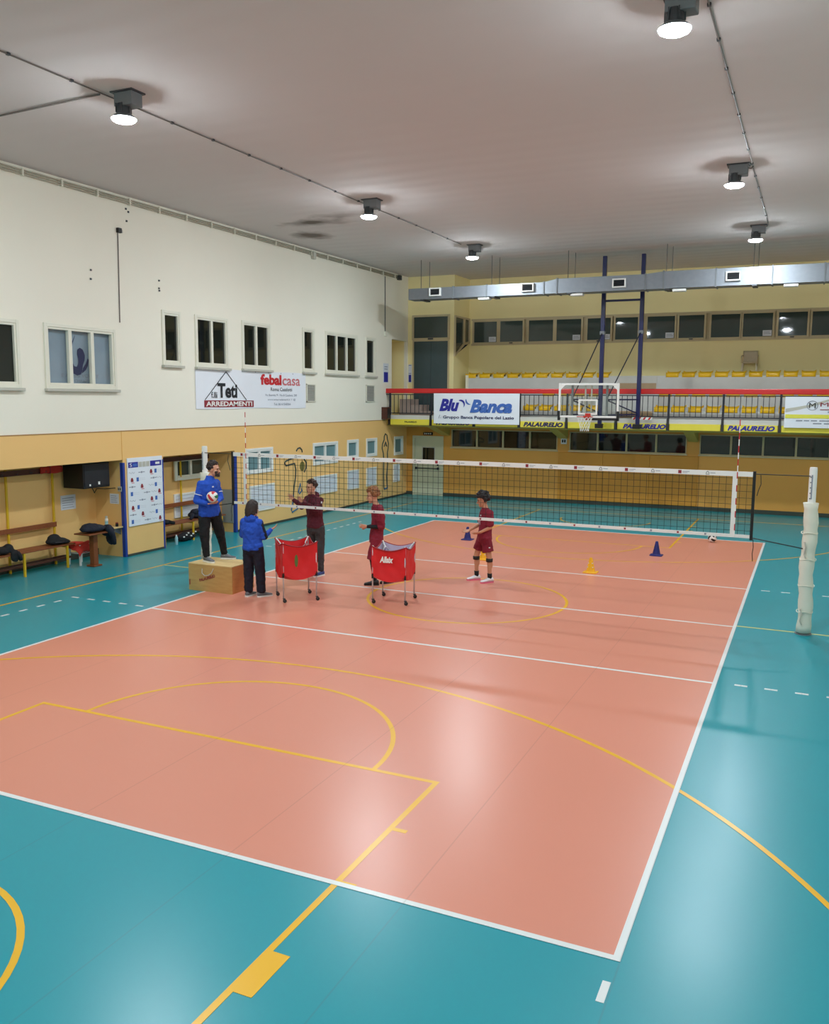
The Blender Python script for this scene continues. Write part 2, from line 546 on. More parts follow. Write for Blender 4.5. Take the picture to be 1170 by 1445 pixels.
def panel_x(mb, X, y0, y1, z0, z1, holes=(), depth=0.0, side=-1):
    """wall sheet in the plane x = X with rectangular holes (y0,y1,z0,z1) and reveals going side*depth"""
    ys = sorted({y0, y1} | {min(max(h[k], y0), y1) for h in holes for k in (0, 1)})
    zs = sorted({z0, z1} | {min(max(h[k], z0), z1) for h in holes for k in (2, 3)})
    for a, b in zip(ys, ys[1:]):
        for c, d in zip(zs, zs[1:]):
            my, mz = (a + b) / 2, (c + d) / 2
            if any(h[0] < my < h[1] and h[2] < mz < h[3] for h in holes):
                continue
            mb.add([(X, a, c), (X, b, c), (X, b, d), (X, a, d)], [(0, 1, 2, 3)])
    for h in holes:
        a, b, c, d = h
        e = X + side * depth
        mb.add([(X, a, c), (X, b, c), (X, b, d), (X, a, d), (e, a, c), (e, b, c), (e, b, d), (e, a, d)],
               [(0, 1, 5, 4), (1, 2, 6, 5), (2, 3, 7, 6), (3, 0, 4, 7)])
    return mb

def panel_y(mb, Y, x0, x1, z0, z1, holes=(), depth=0.0, side=1):
    t = MB()
    panel_x(t, Y, x0, x1, z0, z1, holes, depth, side)
    return mb.add([(p.y, p.x, p.z) for p in t.v], t.f)

# ==================================================================== STRUCTURE
XL, XR, YB, YF = -8.2, 8.6, 15.0, -17.0
YU = 16.6                        # upper back wall behind the bleachers
def ZC(y): return 7.71 + 0.0088 * (y + 2)

# ---- floor with the sheet and every painted line as thin pieces
m_ = MB(); m_.box(-9.3, XR, YF, YB, -0.2, 0.0)
floor = struct('floor', m_, M_TEAL)
def flat(x0, x1, y0, y1, z):
    return MB().box(x0, x1, y0, y1, 0.0, z)
obj('court_surface', flat(-4.5, 4.5, -9, 9, 0.0015), M_ORANGE, floor, label='salmon orange volleyball court sheet')
for a in ((-4.5, 4.5, -9, -8.95), (-4.5, 4.5, 8.95, 9), (-4.5, -4.45, -8.95, 8.95), (4.45, 4.5, -8.95, 8.95), (-4.45, 4.45, -3.05, -3.0), (-4.45, 4.45, 3.0, 3.05), (-4.45, 4.45, -0.025, 0.025)):
    obj('court_line', flat(*a, 0.0035), M_WHITE_LINE, floor)
obj('service_mark', flat(4.44, 4.49, -9.42, -9.22, 0.003), M_WHITE_LINE, floor)
dash = MB().box(-0.075, 0.075, -0.025, 0.025, 0, 0.003)
d0 = obj('line_dash', dash, M_WHITE_LINE, floor)
d0.location = (4.78, -2.98, 0)
first = True
for y in (-2.98, 3.02):
    for i in range(6):
        if first:
            first = False
            continue
        c = inst(d0, floor, (0, 0, 0)); c.location = (4.78 + 0.345 * i, y, 0)
    for i in range(5):
        c = inst(d0, floor, (0, 0, 0)); c.location = (-4.76 - 0.36 * i, y, 0)
    for i in range(1, 14):
        c = inst(d0, floor, (0, 0, 0)); c.location = (-6.24, y + math.copysign(0.36 * i, y), 0); c.rotation_euler = (0, 0, math.pi / 2)
# basketball lines
T = 0.05
def yline(x0, x1, y0, y1, m=M_YELLOW_LINE, z=0.0025):
    return obj('basketball_line', flat(x0, x1, y0, y1, z), m, floor)
def yarc(cx, cy, r, a0, a1, z=0.0025, n=48, name='basketball_arc'):
    mb = MB()
    vs = []
    for i in range(n + 1):
        a = math.radians(a0 + (a1 - a0) * i / n)
        for rr in (r - T / 2, r + T / 2):
            vs.append((cx + rr * math.cos(a), cy + rr * math.sin(a), z))
    fs = [(2 * i, 2 * i + 1, 2 * i + 3, 2 * i + 2) for i in range(n)]
    mb.add(vs, fs)
    return obj(name, mb, M_YELLOW_LINE, floor)
for s in (-1, 1):
    by = 12.9 * s
    ft = 7.1 * s
    yline(-2.475, 2.475, min(ft, ft + s * T), max(ft, ft + s * T))
    for x in (-2.45, 2.45):
        fe = ft + s * T
        yline(x - T / 2, x + T / 2, min(fe, by), max(fe, by))
        o_ = 1 if x > 0 else -1
        for k, (ya, yb_) in enumerate(((8.05, 8.1), (8.93, 8.98), (9.83, 10.25), (11.1, 11.15))):
            wd = 0.12 if k != 2 else 0.13
            a, b = sorted((s * ya, s * yb_))
            xa, xb = sorted((x + o_ * T / 2, x + o_ * (T / 2 + wd)))
            obj('lane_mark', flat(xa, xb, a, b, 0.0027), M_YELLOW_LINE, floor)
    if s < 0:
        yarc(0, ft, 1.8, 0, 180); yarc(0, -11.33, 1.3, 0, 180, n=32); yarc(0, -11.33, 6.72, 11.5, 168.5, n=96)
    else:
        yarc(0, ft, 1.8, 180, 360); yarc(0, 11.33, 1.3, 180, 360, n=32); yarc(0, 11.33, 6.72, 191.5, 348.5, n=96)
    for x in (-6.6, 6.6):
        yline(x - T / 2, x + T / 2, min(by, s * 12.68), max(by, s * 12.68))
    yline(-6.85, 6.85, min(by, by + s * T), max(by, by + s * T))
yarc(0, 0, 1.75, 0, 360, n=72, name='centre_circle')
for x in (-6.85, 6.85):
    yline(x - T / 2, x + T / 2, -12.9, 12.9)
obj('basketball_line', flat(4.5, 6.85, 0.05, 0.09, 0.0025), M_PALE_LINE, floor)
obj('basketball_line', flat(-6.85, -4.5, 0.05, 0.09, 0.0025), M_PALE_LINE, floor)

# ---- ceiling
m_ = MB()
m_.add([(-9.6, YF, ZC(YF)), (XR, YF, ZC(YF)), (XR, 18, ZC(18)), (-9.6, 18, ZC(18)), (-9.6, YF, 8.4), (XR, YF, 8.4), (XR, 18, 8.4), (-9.6, 18, 8.4)],
       [(0, 1, 2, 3), (4, 5, 6, 7), (0, 1, 5, 4), (1, 2, 6, 5), (2, 3, 7, 6), (3, 0, 4, 7)])
struct('ceiling', m_, M_CEIL)

# ---- left wall
UW = [(-3.75, -2.22, 3.72, 4.84, 2), (-1.5, 0.27, 3.72, 4.84, 3), (1.88, 2.40, 4.30, 5.40, 1), (3.05, 4.22, 4.30, 5.40, 2), (4.94, 6.12, 4.32, 5.42, 2),
      (7.90, 8.43, 4.33, 5.46, 1), (9.20, 11.13, 4.33, 5.46, 3), (11.82, 12.42, 4.33, 5.46, 1)]
LW = [(5.0, 6.14, 1.54, 2.10, 2), (8.40, 9.78, 1.56, 2.11, 2), (10.52, 11.16, 1.62, 2.12, 1), (11.84, 12.50, 1.62, 2.12, 1), (13.98, 14.60, 1.56, 2.11, 1)]
m_ = MB()
panel_x(m_, XL, YF, 15.1, 2.77, 8.05, [h[:4] for h in UW] + [(13.75, 15.02, 2.87, 5.58)], 0.12)
wall_left = struct('wall_left', m_, M_WALLW)
m_ = MB()
ZR = 2.14
panel_x(m_, XL + 0.015, YF, 15.0, 0, 2.77, [h[:4] for h in LW] + [(YF - 1, 0.42, -1, ZR), (1.71, 4.46, -1, ZR)], 0.1)
m_.add([(XL, YF, 2.77), (XL, YB, 2.77), (XL + 0.015, YB, 2.77), (XL + 0.015, YF, 2.77)], [(0, 1, 2, 3)])
low = obj('lower_wall', m_, M_WALLO, wall_left, label='apricot painted lower wall')
# recess interiors
m_ = MB()
XB = -9.0
for (a, b) in ((YF, 0.42), (1.71, 4.46)):
    m_.add([(XB, a, 0), (XB, b, 0), (XB, b, ZR), (XB, a, ZR)], [(0, 1, 2, 3)])
    XE = XL + 0.015 - 0.1
    m_.add([(XB, b, 0), (XE, b, 0), (XE, b, ZR), (XB, b, ZR)], [(0, 1, 2, 3)])
    if a > -10:
        m_.add([(XB, a, 0), (XE, a, 0), (XE, a, ZR), (XB, a, ZR)], [(0, 1, 2, 3)])
    m_.add([(XB, a, ZR), (XB, b, ZR), (XE, b, ZR), (XE, a, ZR)], [(0, 1, 2, 3)])
obj('recess_wall', m_, M_WALLO, wall_left)
# corridor behind the balcony opening
m_ = MB()
m_.add([(-9.5, 13.75, 2.87), (-9.5, 15.02, 2.87), (-9.5, 15.02, 5.58), (-9.5, 13.75, 5.58)], [(0, 1, 2, 3)])
for y in (13.75, 15.02):
    m_.add([(-9.5, y, 2.87), (XL - 0.12, y, 2.87), (XL - 0.12, y, 5.58), (-9.5, y, 5.58)], [(0, 1, 2, 3)])
for z in (2.87, 5.58):
    m_.add([(-9.5, 13.75, z), (XL - 0.12, 13.75, z), (XL - 0.12, 15.02, z), (-9.5, 15.02, z)], [(0, 1, 2, 3)])
obj('doorway_recess', m_, M_WALLY, wall_left)
obj('wall_joint', MB().box(XL + 0.014, XL + 0.019, 0.40, 0.415, ZR, 2.77), M_WALLB, wall_left)
# blue corner guards
for y, dy in ((0.40, 0.07), (1.66, 0.05), (4.44, 0.09)):
    obj('corner_guard', MB().box(XL - 0.06, XL + 0.03, y, y + dy, 0, 2.08), M_BLUE, wall_left, bevel=0.01, label='blue corner guard')
struct('ledge_shade_1', MB().box(XL, XL + 0.022, YF, 13.2, 2.755, 2.775), mat('ledge_shade_brown', (170, 128, 78), rough=0.7))  # thin shadow line at the ledge, painted as a brown strip
struct('baseboard_left', MB().box(XL, XL + 0.03, 4.53, 15, 0, 0.06).box(XB, XB + 0.03, YF, 0.42, 0, 0.14).box(XB, XB + 0.03, 1.71, 4.46, 0, 0.14).box(XL, XL + 0.03, 0.47, 1.66, 0, 0.05), M_BASE)
# wall anchors and scuffs
for (y, z) in ((0.79, 7.47), (0.86, 7.42), (0.80, 7.22), (-0.28, 6.06), (-0.29, 5.88), (1.77, 6.1), (1.76, 5.93), (1.77, 5.88)):
    obj('wall_anchor', MB().box(XL, XL + 0.02, y - 0.018, y + 0.018, z - 0.018, z + 0.018), M_DGREY, wall_left)

WN = [0]
def window_x(X, y0, y1, z0, z1, n, mglass, mframe=M_FRAME, surround=0.07, name=None, sill=True, depth=0.1):
    WN[0] += 1
    wo = thing('window_%d' % WN[0], None, None, (X, (y0 + y1) / 2, z0), kind='structure')
    m = MB()
    s = surround
    m.box(X - 0.02, X + 0.03, y0 - s, y0, z0 - s, z1 + s).box(X - 0.02, X + 0.03, y1, y1 + s, z0 - s, z1 + s)
    m.box(X - 0.02, X + 0.03, y0, y1, z1, z1 + s).box(X - 0.02, X + 0.03, y0, y1, z0 - s, z0)
    obj('window_surround', m, mframe, wo, bevel=0.006)
    pw = (y1 - y0) / n
    for i in range(n):
        a, b = y0 + i * pw, y0 + (i + 1) * pw
        f = MB(); t = 0.042
        x0, x1 = X - 0.07, X + 0.015
        f.box(x0, x1, a, a + t, z0, z1).box(x0, x1, b - t, b, z0, z1).box(x0, x1, a + t, b - t, z1 - t, z1).box(x0, x1, a + t, b - t, z0, z0 + t)
        fo = obj('window_frame', f, mframe, wo, bevel=0.005)
        obj('pane', MB().box(X - 0.045, X - 0.035, a + t - 0.005, b - t + 0.005, z0 + t - 0.005, z1 - t + 0.005), mglass, fo)
    if sill:
        obj('window_sill', MB().box(X - 0.05, X + 0.09, y0 - s - 0.03, y1 + s + 0.03, z0 - s - 0.055, z0 - s), M_SILL, wo, bevel=0.008)
    return wo
for i, (a, b, c, d, n) in enumerate(UW):
    wo = window_x(XL, a, b, c, d, n, M_CLEAR if i == 1 else M_DARKGLASS)
    if i == 1:      # a club banner hangs behind the three panes
        bn = thing('club_banner', 'pale blue-grey banner with dark swirl crest behind three-pane upper window', 'banner', (XL - 0.1, (a + b) / 2, c))
        mbn = mat('blue_grey_cloth', (150, 164, 182), rough=0.8, var=0.12, scale=3, bump=0.3, bscale=5)
        obj('cloth', MB().grid(lambda u, v: Vector((XL - 0.1 + 0.01 * math.sin(u * 19), a + (b - a) * u, c + (d - c) * v)), 40, 4), mbn, bn)
        yc, zc, k = (a + b) / 2 + 0.0, c + 0.58, 0.54
        P = lambda pts: [(yc + p[0] * k, zc + p[1] * k) for p in pts]
        sw = [(-.12, .80), (-.30, .52), (-.42, .2), (-.46, -.1), (-.42, -.42), (-.3, -.62), (-.1, -.7), (.08, -.66), (.16, -.52), (.2, -.3), (.30, -.12), (.32, .08),
              (.22, .28), (.08, .34), (-.04, .26), (-.06, .1), (-.02, -.08), (-.02, -.26), (-.1, -.38), (-.22, -.36), (-.32, -.2), (-.37, 0), (-.36, .22), (-.26, .5)]
        obj('crest', MB().prism(P(sw), (XL - 0.088, 0, 0), (0, 1, 0), (0, 0, 1), (1, 0, 0), 0.003), M_INKNAVY, bn)
        obj('crest', MB().prism(P([(.14, -.62), (.22, -.4), (.36, -.24), (.46, -.04), (.5, -.1), (.46, -.3), (.34, -.48)]), (XL - 0.088, 0, 0), (0, 1, 0), (0, 0, 1), (1, 0, 0), 0.003), M_INKNAVY, bn)
        text_print('lettering', 'E AMENI VOLLEY', bn, (XL - 0.09, a + 0.42, c + 0.16), (0, 1, 0), (0, 0, 1), 1.0, 0.08, M_PAPERINK, bold=0.02)
        text_print('lettering', 'DI CHAMPIO', bn, (XL - 0.09, a + 0.62, c + 0.06), (0, 1, 0), (0, 0, 1), 0.6, 0.07, M_PAPERINK, bold=0.02)
for (a, b, c, d, n) in LW:
    window_x(XL + 0.015, a, b, c, d, n, M_TEALGLASS, M_WHITE, 0.06, sill=False)
window_x(XB + 0.075, 3.05, 4.16, 1.52, 1.95, 2, M_GREENGLASS, M_FRAME, 0.08, sill=False)
# white slatted panels below the lower windows
def slat_panel(X, y0, y1, z0, z1, label):
    t = thing('shutter_panel', label, 'shutter', (X, (y0 + y1) / 2, z0), 'white shutter panels low on the apricot wall')
    m = MB(); e = 0.045
    m.box(X, X + 0.035, y0, y0 + e, z0, z1).box(X, X + 0.035, y1 - e, y1, z0, z1).box(X, X + 0.035, y0 + e, y1 - e, z1 - e, z1).box(X, X + 0.035, y0 + e, y1 - e, z0, z0 + e)
    obj('frame', m, M_WHITE, t)
    k = 5
    for i in range(k):
        a = z0 + e + (z1 - z0 - 2 * e) * i / k
        b = z0 + e + (z1 - z0 - 2 * e) * (i + 1) / k
        obj('slat', MB().obox((X + 0.013, (y0 + y1) / 2, (a + b) / 2), (0.006, 0, 0.003), (0, (y1 - y0) / 2 - e, 0), (-0.004, 0, (b - a) / 2 - 0.004)), M_PAPER, t)
    return t
slat_panel(XB, 3.0, 4.2, 0.5, 1.1, 'white slatted panel low on the back wall of the bench alcove')
for (a, b, c, d), nm in zip(((5.07, 6.24, 0.45, 1.16), (8.36, 9.76, 0.60, 1.16), (10.47, 11.22, 0.57, 1.19), (11.78, 12.5, 0.57, 1.19), (13.85, 14.36, 0.54, 1.18)),
                          ('white slatted panel behind the net post end of the apricot wall', 'widest white slatted panel beside the outlined player figure', 'white slatted panel under the narrow window right of the widest one',
                           'white slatted panel nearest the tall outlined figure', 'white slatted panel in the shade under the balcony corner')):
    slat_panel(XL + 0.016, a, b, c, d, nm)
# vents
def vent(y0, y1, z0, z1, label):
    t = thing('air_vent', label, 'vent', (XL, (y0 + y1) / 2, z0), 'square louvred vents on the white wall')
    m = MB(); e = 0.03
    m.box(XL, XL + 0.03, y0, y0 + e, z0, z1).box(XL, XL + 0.03, y1 - e, y1, z0, z1).box(XL, XL + 0.03, y0, y1, z1 - e, z1).box(XL, XL + 0.03, y0, y1, z0, z0 + e)
    obj('frame', m, M_FRAME, t)
    obj('backing', MB().box(XL, XL + 0.006, y0, y1, z0, z1), M_GREY, t)
    k = 12
    s0 = None
    for i in range(k):
        zc = z0 + e + (z1 - z0 - 2 * e) * (i + 0.5) / k
        if s0 is None:
            s0 = obj('slat', MB().obox((XL + 0.016, (y0 + y1) / 2, zc), (0.009, 0, -0.009), (0, (y1 - y0) / 2 - e, 0), (0.0015, 0, 0.0015)), M_SILL, t)
            z_first = zc
        else:
            inst(s0, t, (0, 0, zc - z_first))
vent(8.03, 8.52, 3.39, 3.92, 'grey louvred vent beside the right end of the shop banner')
vent(11.79, 12.40, 3.39, 3.96, 'grey louvred vent under the last narrow upper window')

# ---- right and near walls (behind and beside the camera)
struct('wall_right', MB().box(XR, XR + 0.2, YF, 18, 0, 8.05), M_WALLW)
struct('wall_front', MB().box(-9.6, XR, YF - 0.2, YF, 0, 8.05), M_WALLW)

# ---- back wall below the balcony
G = [(-6.40, -2.50), (-2.08, 1.75), (2.15, 5.92), (6.3, 8.4)]
m_ = MB()
panel_y(m_, YB, XL, XR, 0, 2.62, [(a, b, 1.80, 2.44) for a, b in G] + [(-7.9, -6.74, 0, 2.15)], 0.1)
wall_back = struct('wall_back', m_, M_WALLB)
struct('baseboard_back', MB().box(-6.74, XR, YB - 0.02, YB, 0, 0.13).box(XL, -7.9, YB - 0.02, YB, 0, 0.13), M_BASE)
for gi, (a, b) in enumerate(G):
    WN[0] += 1
    wo = thing('window_%d' % WN[0], None, None, ((a + b) / 2, YB, 1.8), kind='structure')
    pw = (b - a) / 4
    for i in range(4):
        x0, x1 = a + i * pw, a + (i + 1) * pw
        t = 0.03
        f = MB().box(x0, x0 + t, YB - 0.03, YB + 0.06, 1.8, 2.44).box(x1 - t, x1, YB - 0.03, YB + 0.06, 1.8, 2.44)
        f.box(x0 + t, x1 - t, YB - 0.03, YB + 0.06, 2.41, 2.44).box(x0 + t, x1 - t, YB - 0.03, YB + 0.06, 1.8, 1.83)
        fo = obj('window_frame', f, M_FRAMEB, wo)
        obj('pane', MB().box(x0 + t, x1 - t, YB + 0.03, YB + 0.04, 1.83, 2.41), M_DARKGLASS, fo)
    obj('window_sill', MB().box(a - 0.03, b + 0.03, YB - 0.06, YB + 0.05, 1.76, 1.80), M_FRAMEB, wo)
# wall pads behind the basket
wp = thing('wall_pad', 'wide ochre padded panel on back wall behind the net', 'wall pad', (-0.15, YB - 0.04, 0.13))
for i in range(3):
    x0 = -2.45 + i * 1.53
    obj('pad_panel', MB().box(x0, x0 + 1.526, YB - 0.05, YB - 0.002, 0.13, 1.74), M_PAD, wp, bevel=0.012)
# door
door = thing('door_1', None, None, (-7.32, YB, 0), kind='structure')
M_DOOR = mat('pale_green_door', (206, 206, 178), rough=0.5, var=0.03)
obj('door_frame', MB().box(-7.93, -7.84, YB - 0.04, YB + 0.08, 0, 2.18).box(-6.80, -6.71, YB - 0.04, YB + 0.08, 0, 2.18).box(-7.84, -6.80, YB - 0.04, YB + 0.08, 2.09, 2.18), M_DOOR, door)
leaf = obj('door_leaf', MB().box(-7.84, -6.80, YB, YB + 0.04, 0.01, 2.09), M_DOOR, door)
obj('window_frame', MB().box(-7.56, -7.53, YB - 0.01, YB, 1.28, 1.78).box(-7.07, -7.04, YB - 0.01, YB, 1.28, 1.78).box(-7.53, -7.07, YB - 0.01, YB, 1.75, 1.78).box(-7.53, -7.07, YB - 0.01, YB, 1.28, 1.31), M_SILL, leaf)
obj('pane', MB().box(-7.53, -7.07, YB - 0.006, YB, 1.31, 1.75), M_DARKGLASS, leaf)
obj('push_bar', MB().tube([(-7.78, YB - 0.07, 1.0), (-6.9, YB - 0.07, 1.0)], 0.016).box(-7.8, -7.75, YB - 0.08, YB, 0.96, 1.04).box(-6.93, -6.88, YB - 0.08, YB, 0.96, 1.04), M_DKSTEEL, leaf)
obj('door_handle', MB().box(-6.95, -6.90, YB - 0.05, YB, 1.10, 1.22), M_BLACK, leaf)
sg = thing('exit_sign', 'small dark exit sign with pale marks above the back door', 'sign', (-7.32, YB - 0.02, 2.21))
obj('sign_box', MB().box(-7.50, -7.14, YB - 0.05, YB, 2.21, 2.31), M_BLACK, sg)
for k in range(4):
    obj('sign_mark', MB().box(-7.45 + 0.075 * k, -7.41 + 0.075 * k, YB - 0.054, YB - 0.05, 2.235, 2.285), M_WHITE, sg)
ns = thing('number_plate', 'small white plate with two dark marks between back window groups', 'sign', (-2.29, YB - 0.01, 2.0))
obj('plate', MB().box(-2.38, -2.18, YB - 0.012, YB, 2.02, 2.22), M_PAPER, ns)
for k in (0, 1):
    obj('plate_mark', MB().box(-2.345 + 0.075 * k, -2.29 + 0.075 * k, YB - 0.015, YB - 0.012, 2.07, 2.17), M_INKBLACK, ns)

# ---- balcony slab, soffit, brackets, bleachers
YE = 13.3
m_ = MB()
m_.prism([(YE, 2.83), (YE, 2.62), (YE + 0.25, 2.55), (YB + 0.0, 2.52), (YB + 0.0, 2.62), (18, 2.62), (18, 2.83)], (XL, 0, 0), (0, 1, 0), (0, 0, 1), (1, 0, 0), XR - XL)
slab = struct('balcony_slab', m_, M_SOFFIT)
obj('balcony_floor', MB().box(XL, XR, YE, 18, 2.83, 2.87), M_CONC, slab)
obj('balcony_kerb', MB().box(XL, XR, YE - 0.02, YE + 0.14, 2.80, 2.95), M_CONCW, slab)
for x in (-6.62, -2.29, 1.95, 6.1):     # haunches under the slab at the wall piers
    obj('haunch', MB().prism([(YE + 0.3, 2.56), (YB, 2.54), (YB, 2.2)], (x - 0.15, 0, 0), (0, 1, 0), (0, 0, 1), (1, 0, 0), 0.3), M_SOFFIT, slab)
m_ = MB()
XS = -6.05
prof = [(14.2, 2.87), (14.2, 3.20), (14.95, 3.20), (14.95, 3.68), (15.7, 3.68), (15.7, 4.32), (YU, 4.32), (YU, 2.87)]
m_.prism(prof, (XS, 0, 0), (0, 1, 0), (0, 0, 1), (1, 0, 0), XR - XS)
bl = struct('bleacher_steps', m_, M_CONC)
obj('step_end_wall', MB().prism([(14.15, 2.87), (14.15, 3.25), (14.9, 3.25), (14.9, 3.73), (15.65, 3.73), (15.65, 4.37), (YU, 4.37), (YU, 2.87)], (XS - 0.1, 0, 0), (0, 1, 0), (0, 0, 1), (1, 0, 0), 0.1), M_WALLW, bl)
M_PATCH = mat('bare_patch_board', (178, 152, 120), rough=0.8, var=0.12, scale=4)
obj('patch_board', MB().box(-0.62, 0.62, 15.685, 15.71, 3.72, 4.3), M_CONCW, bl)
obj('patch_board', MB().box(-0.6, 0.6, 15.675, 15.69, 3.9, 4.08), M_PATCH, bl)
obj('patch_board', MB().box(-0.25, 0.75, 14.18, 14.21, 2.95, 3.17), M_PATCH, bl)
st = struct('balcony_stairs', MB().box(-8.15, -7.7, 14.3, 15.0, 2.87, 3.5).box(-7.7, -7.3, 14.3, 15.0, 2.87, 3.3).box(-7.3, -6.9, 14.3, 15.0, 2.87, 3.08), mat('stair_grey', (168, 150, 140), rough=0.8))
# upper back wall and corner booth
FW = [(-6.22, -5.3), (-5.19, -4.3), (-4.12, -3.19), (-3.1, -2.18), (-1.98, -1.14), (-1.02, -0.22), (0.06, 1.0), (1.11, 1.95), (2.13, 3.06), (3.12, 4.05), (4.19, 5.07), (5.17, 6.1), (6.2, 7.1), (7.2, 8.1)]
m_ = MB()
panel_y(m_, YU, -6.45, XR, 4.3, 8.05, [(-6.27, 8.15, 5.52, 6.40)], 0.12)
panel_y(m_, 15.1, XL, -6.4, 2.87, 8.05, [(-7.98, -6.58, 2.87, 6.48)], 0.1)
m_.add([(-6.4, 15.1, 2.87), (-6.4, YU, 2.87), (-6.4, YU, 5.55), (-6.4, 15.1, 5.02)], [(0, 1, 2, 3)])
m_.add([(-6.4, 15.1, 6.46), (-6.4, YU, 6.46), (-6.4, YU, 8.05), (-6.4, 15.1, 8.05)], [(0, 1, 2, 3)])
wall_upper = struct('wall_back_upper', m_, M_WALLY)
WN[0] += 1
wo = thing('window_%d' % WN[0], None, None, (1, YU, 5.52), kind='structure')
obj('window_surround', MB().box(-6.3, 8.2, YU - 0.03, YU + 0.03, 6.38, 6.44).box(-6.3, 8.2, YU - 0.04, YU + 0.03, 5.48, 5.54), M_FRAMEB, wo)
obj('mullion_backing', MB().box(-6.28, 8.16, YU + 0.05, YU + 0.09, 5.5, 6.42), M_FRAMEB, wo)
for i, (a, b) in enumerate(FW):
    out = 0.05 if i % 3 == 1 else 0.0
    e = 0.045
    y0, y1 = YU - 0.02 - out, YU + 0.05
    f = MB().box(a - e, a + 0.02, y0, y1, 5.54, 6.38).box(b - 0.02, b + e, y0, y1, 5.54, 6.38).box(a + 0.02, b - 0.02, y0, y1, 6.33, 6.38).box(a + 0.02, b - 0.02, y0, y1, 5.54, 5.59)
    fo = obj('window_frame', f, M_FRAMEB, wo, bevel=0.006)
    obj('pane', MB().box(a + 0.02, b - 0.02, y0 + 0.02, y0 + 0.03, 5.59, 6.33), M_GREENGLASS, fo)
    if i % 3 == 1:
        obj('latch', MB().box((a + b) / 2 - 0.06, (a + b) / 2 + 0.06, y0 - 0.03, y0, 5.53, 5.57), M_DGREY, fo)
for i in (0, 3, 4, 6, 9):
    a, b = FW[i]
    p = thing('window_notice', 'grey paper notice in lower corner of the %s bleacher window pane' % ORD[i], 'notice', (b - 0.15, YU - 0.05, 5.6), 'paper notices on the bleacher windows')
    obj('sheet', MB().box(b - 0.30, b - 0.03, YU - 0.065, YU - 0.06, 5.60, 5.78), M_PAPER, p)
    obj('print', MB().box(b - 0.27, b - 0.06, YU - 0.067, YU - 0.065, 5.66, 5.68).box(b - 0.27, b - 0.09, YU - 0.067, YU - 0.065, 5.71, 5.73), M_PAPERINK, p)
WN[0] += 1
bo = thing('window_%d' % WN[0], None, None, (-7.28, 15.1, 5.62), kind='structure')
def rect_frame(x0, x1, z0, z1, y0, y1, e):
    return MB().box(x0, x0 + e, y0, y1, z0, z1).box(x1 - e, x1, y0, y1, z0, z1).box(x0 + e, x1 - e, y0, y1, z1 - e, z1).box(x0 + e, x1 - e, y0, y1, z0, z0 + e)
f = obj('window_frame', rect_frame(-8.02, -6.56, 5.62, 6.50, 15.04, 15.14, 0.07), M_FRAMEB, bo, bevel=0.008)
obj('pane', MB().box(-7.95, -6.63, 15.09, 15.1, 5.69, 6.43), M_GREENGLASS, f)
obj('latch', MB().box(-7.38, -7.18, 15.02, 15.04, 5.62, 5.68), M_DGREY, f)
dr = thing('door_2', None, None, (-7.28, 15.1, 2.87), kind='structure')
f = obj('door_frame', rect_frame(-8.0, -6.57, 2.87, 5.62, 15.06, 15.14, 0.05), M_FRAMEB, dr)
M_DOORD = mat('dark_teal_door', (66, 82, 84), rough=0.25, var=0.08)
for a, b in ((-7.95, -7.29), (-7.28, -6.62)):
    obj('door_leaf', MB().box(a, b, 15.09, 15.11, 2.92, 5.57), M_DOORD, dr)
WN[0] += 1
so = thing('window_%d' % WN[0], None, None, (-6.4, 15.8, 5.0), kind='structure')
def side_pane(ya, yb, za, zb, zt):
    fr = MB()
    e = 0.06
    X = -6.4
    poly_o = [(ya, za), (yb, zb), (yb, zt), (ya, zt)]
    poly_i = [(ya + e, za + e + 0.02), (yb - e, zb + e + 0.02), (yb - e, zt - e), (ya + e, zt - e)]
    vs = [(X + d, *p) for d in (-0.03, 0.05) for p in poly_o + poly_i]
    fs = []
    for k in range(4):
        j = (k + 1) % 4
        for b0 in (0, 8):
            fs.append((b0 + k, b0 + j, b0 + 4 + j, b0 + 4 + k))
        fs.append((k, j, 8 + j, 8 + k)); fs.append((4 + k, 4 + j, 12 + j, 12 + k))
    fr.add(vs, fs)
    fo = obj('window_frame', fr, M_FRAMEB, so)
    obj('pane', MB().prism(poly_i, (X - 0.005, 0, 0), (0, 1, 0), (0, 0, 1), (1, 0, 0), 0.01), M_GREENGLASS, fo)
side_pane(15.12, 16.02, 5.02, 5.46, 6.46)
side_pane(16.04, 16.58, 5.48, 5.55, 6.46)

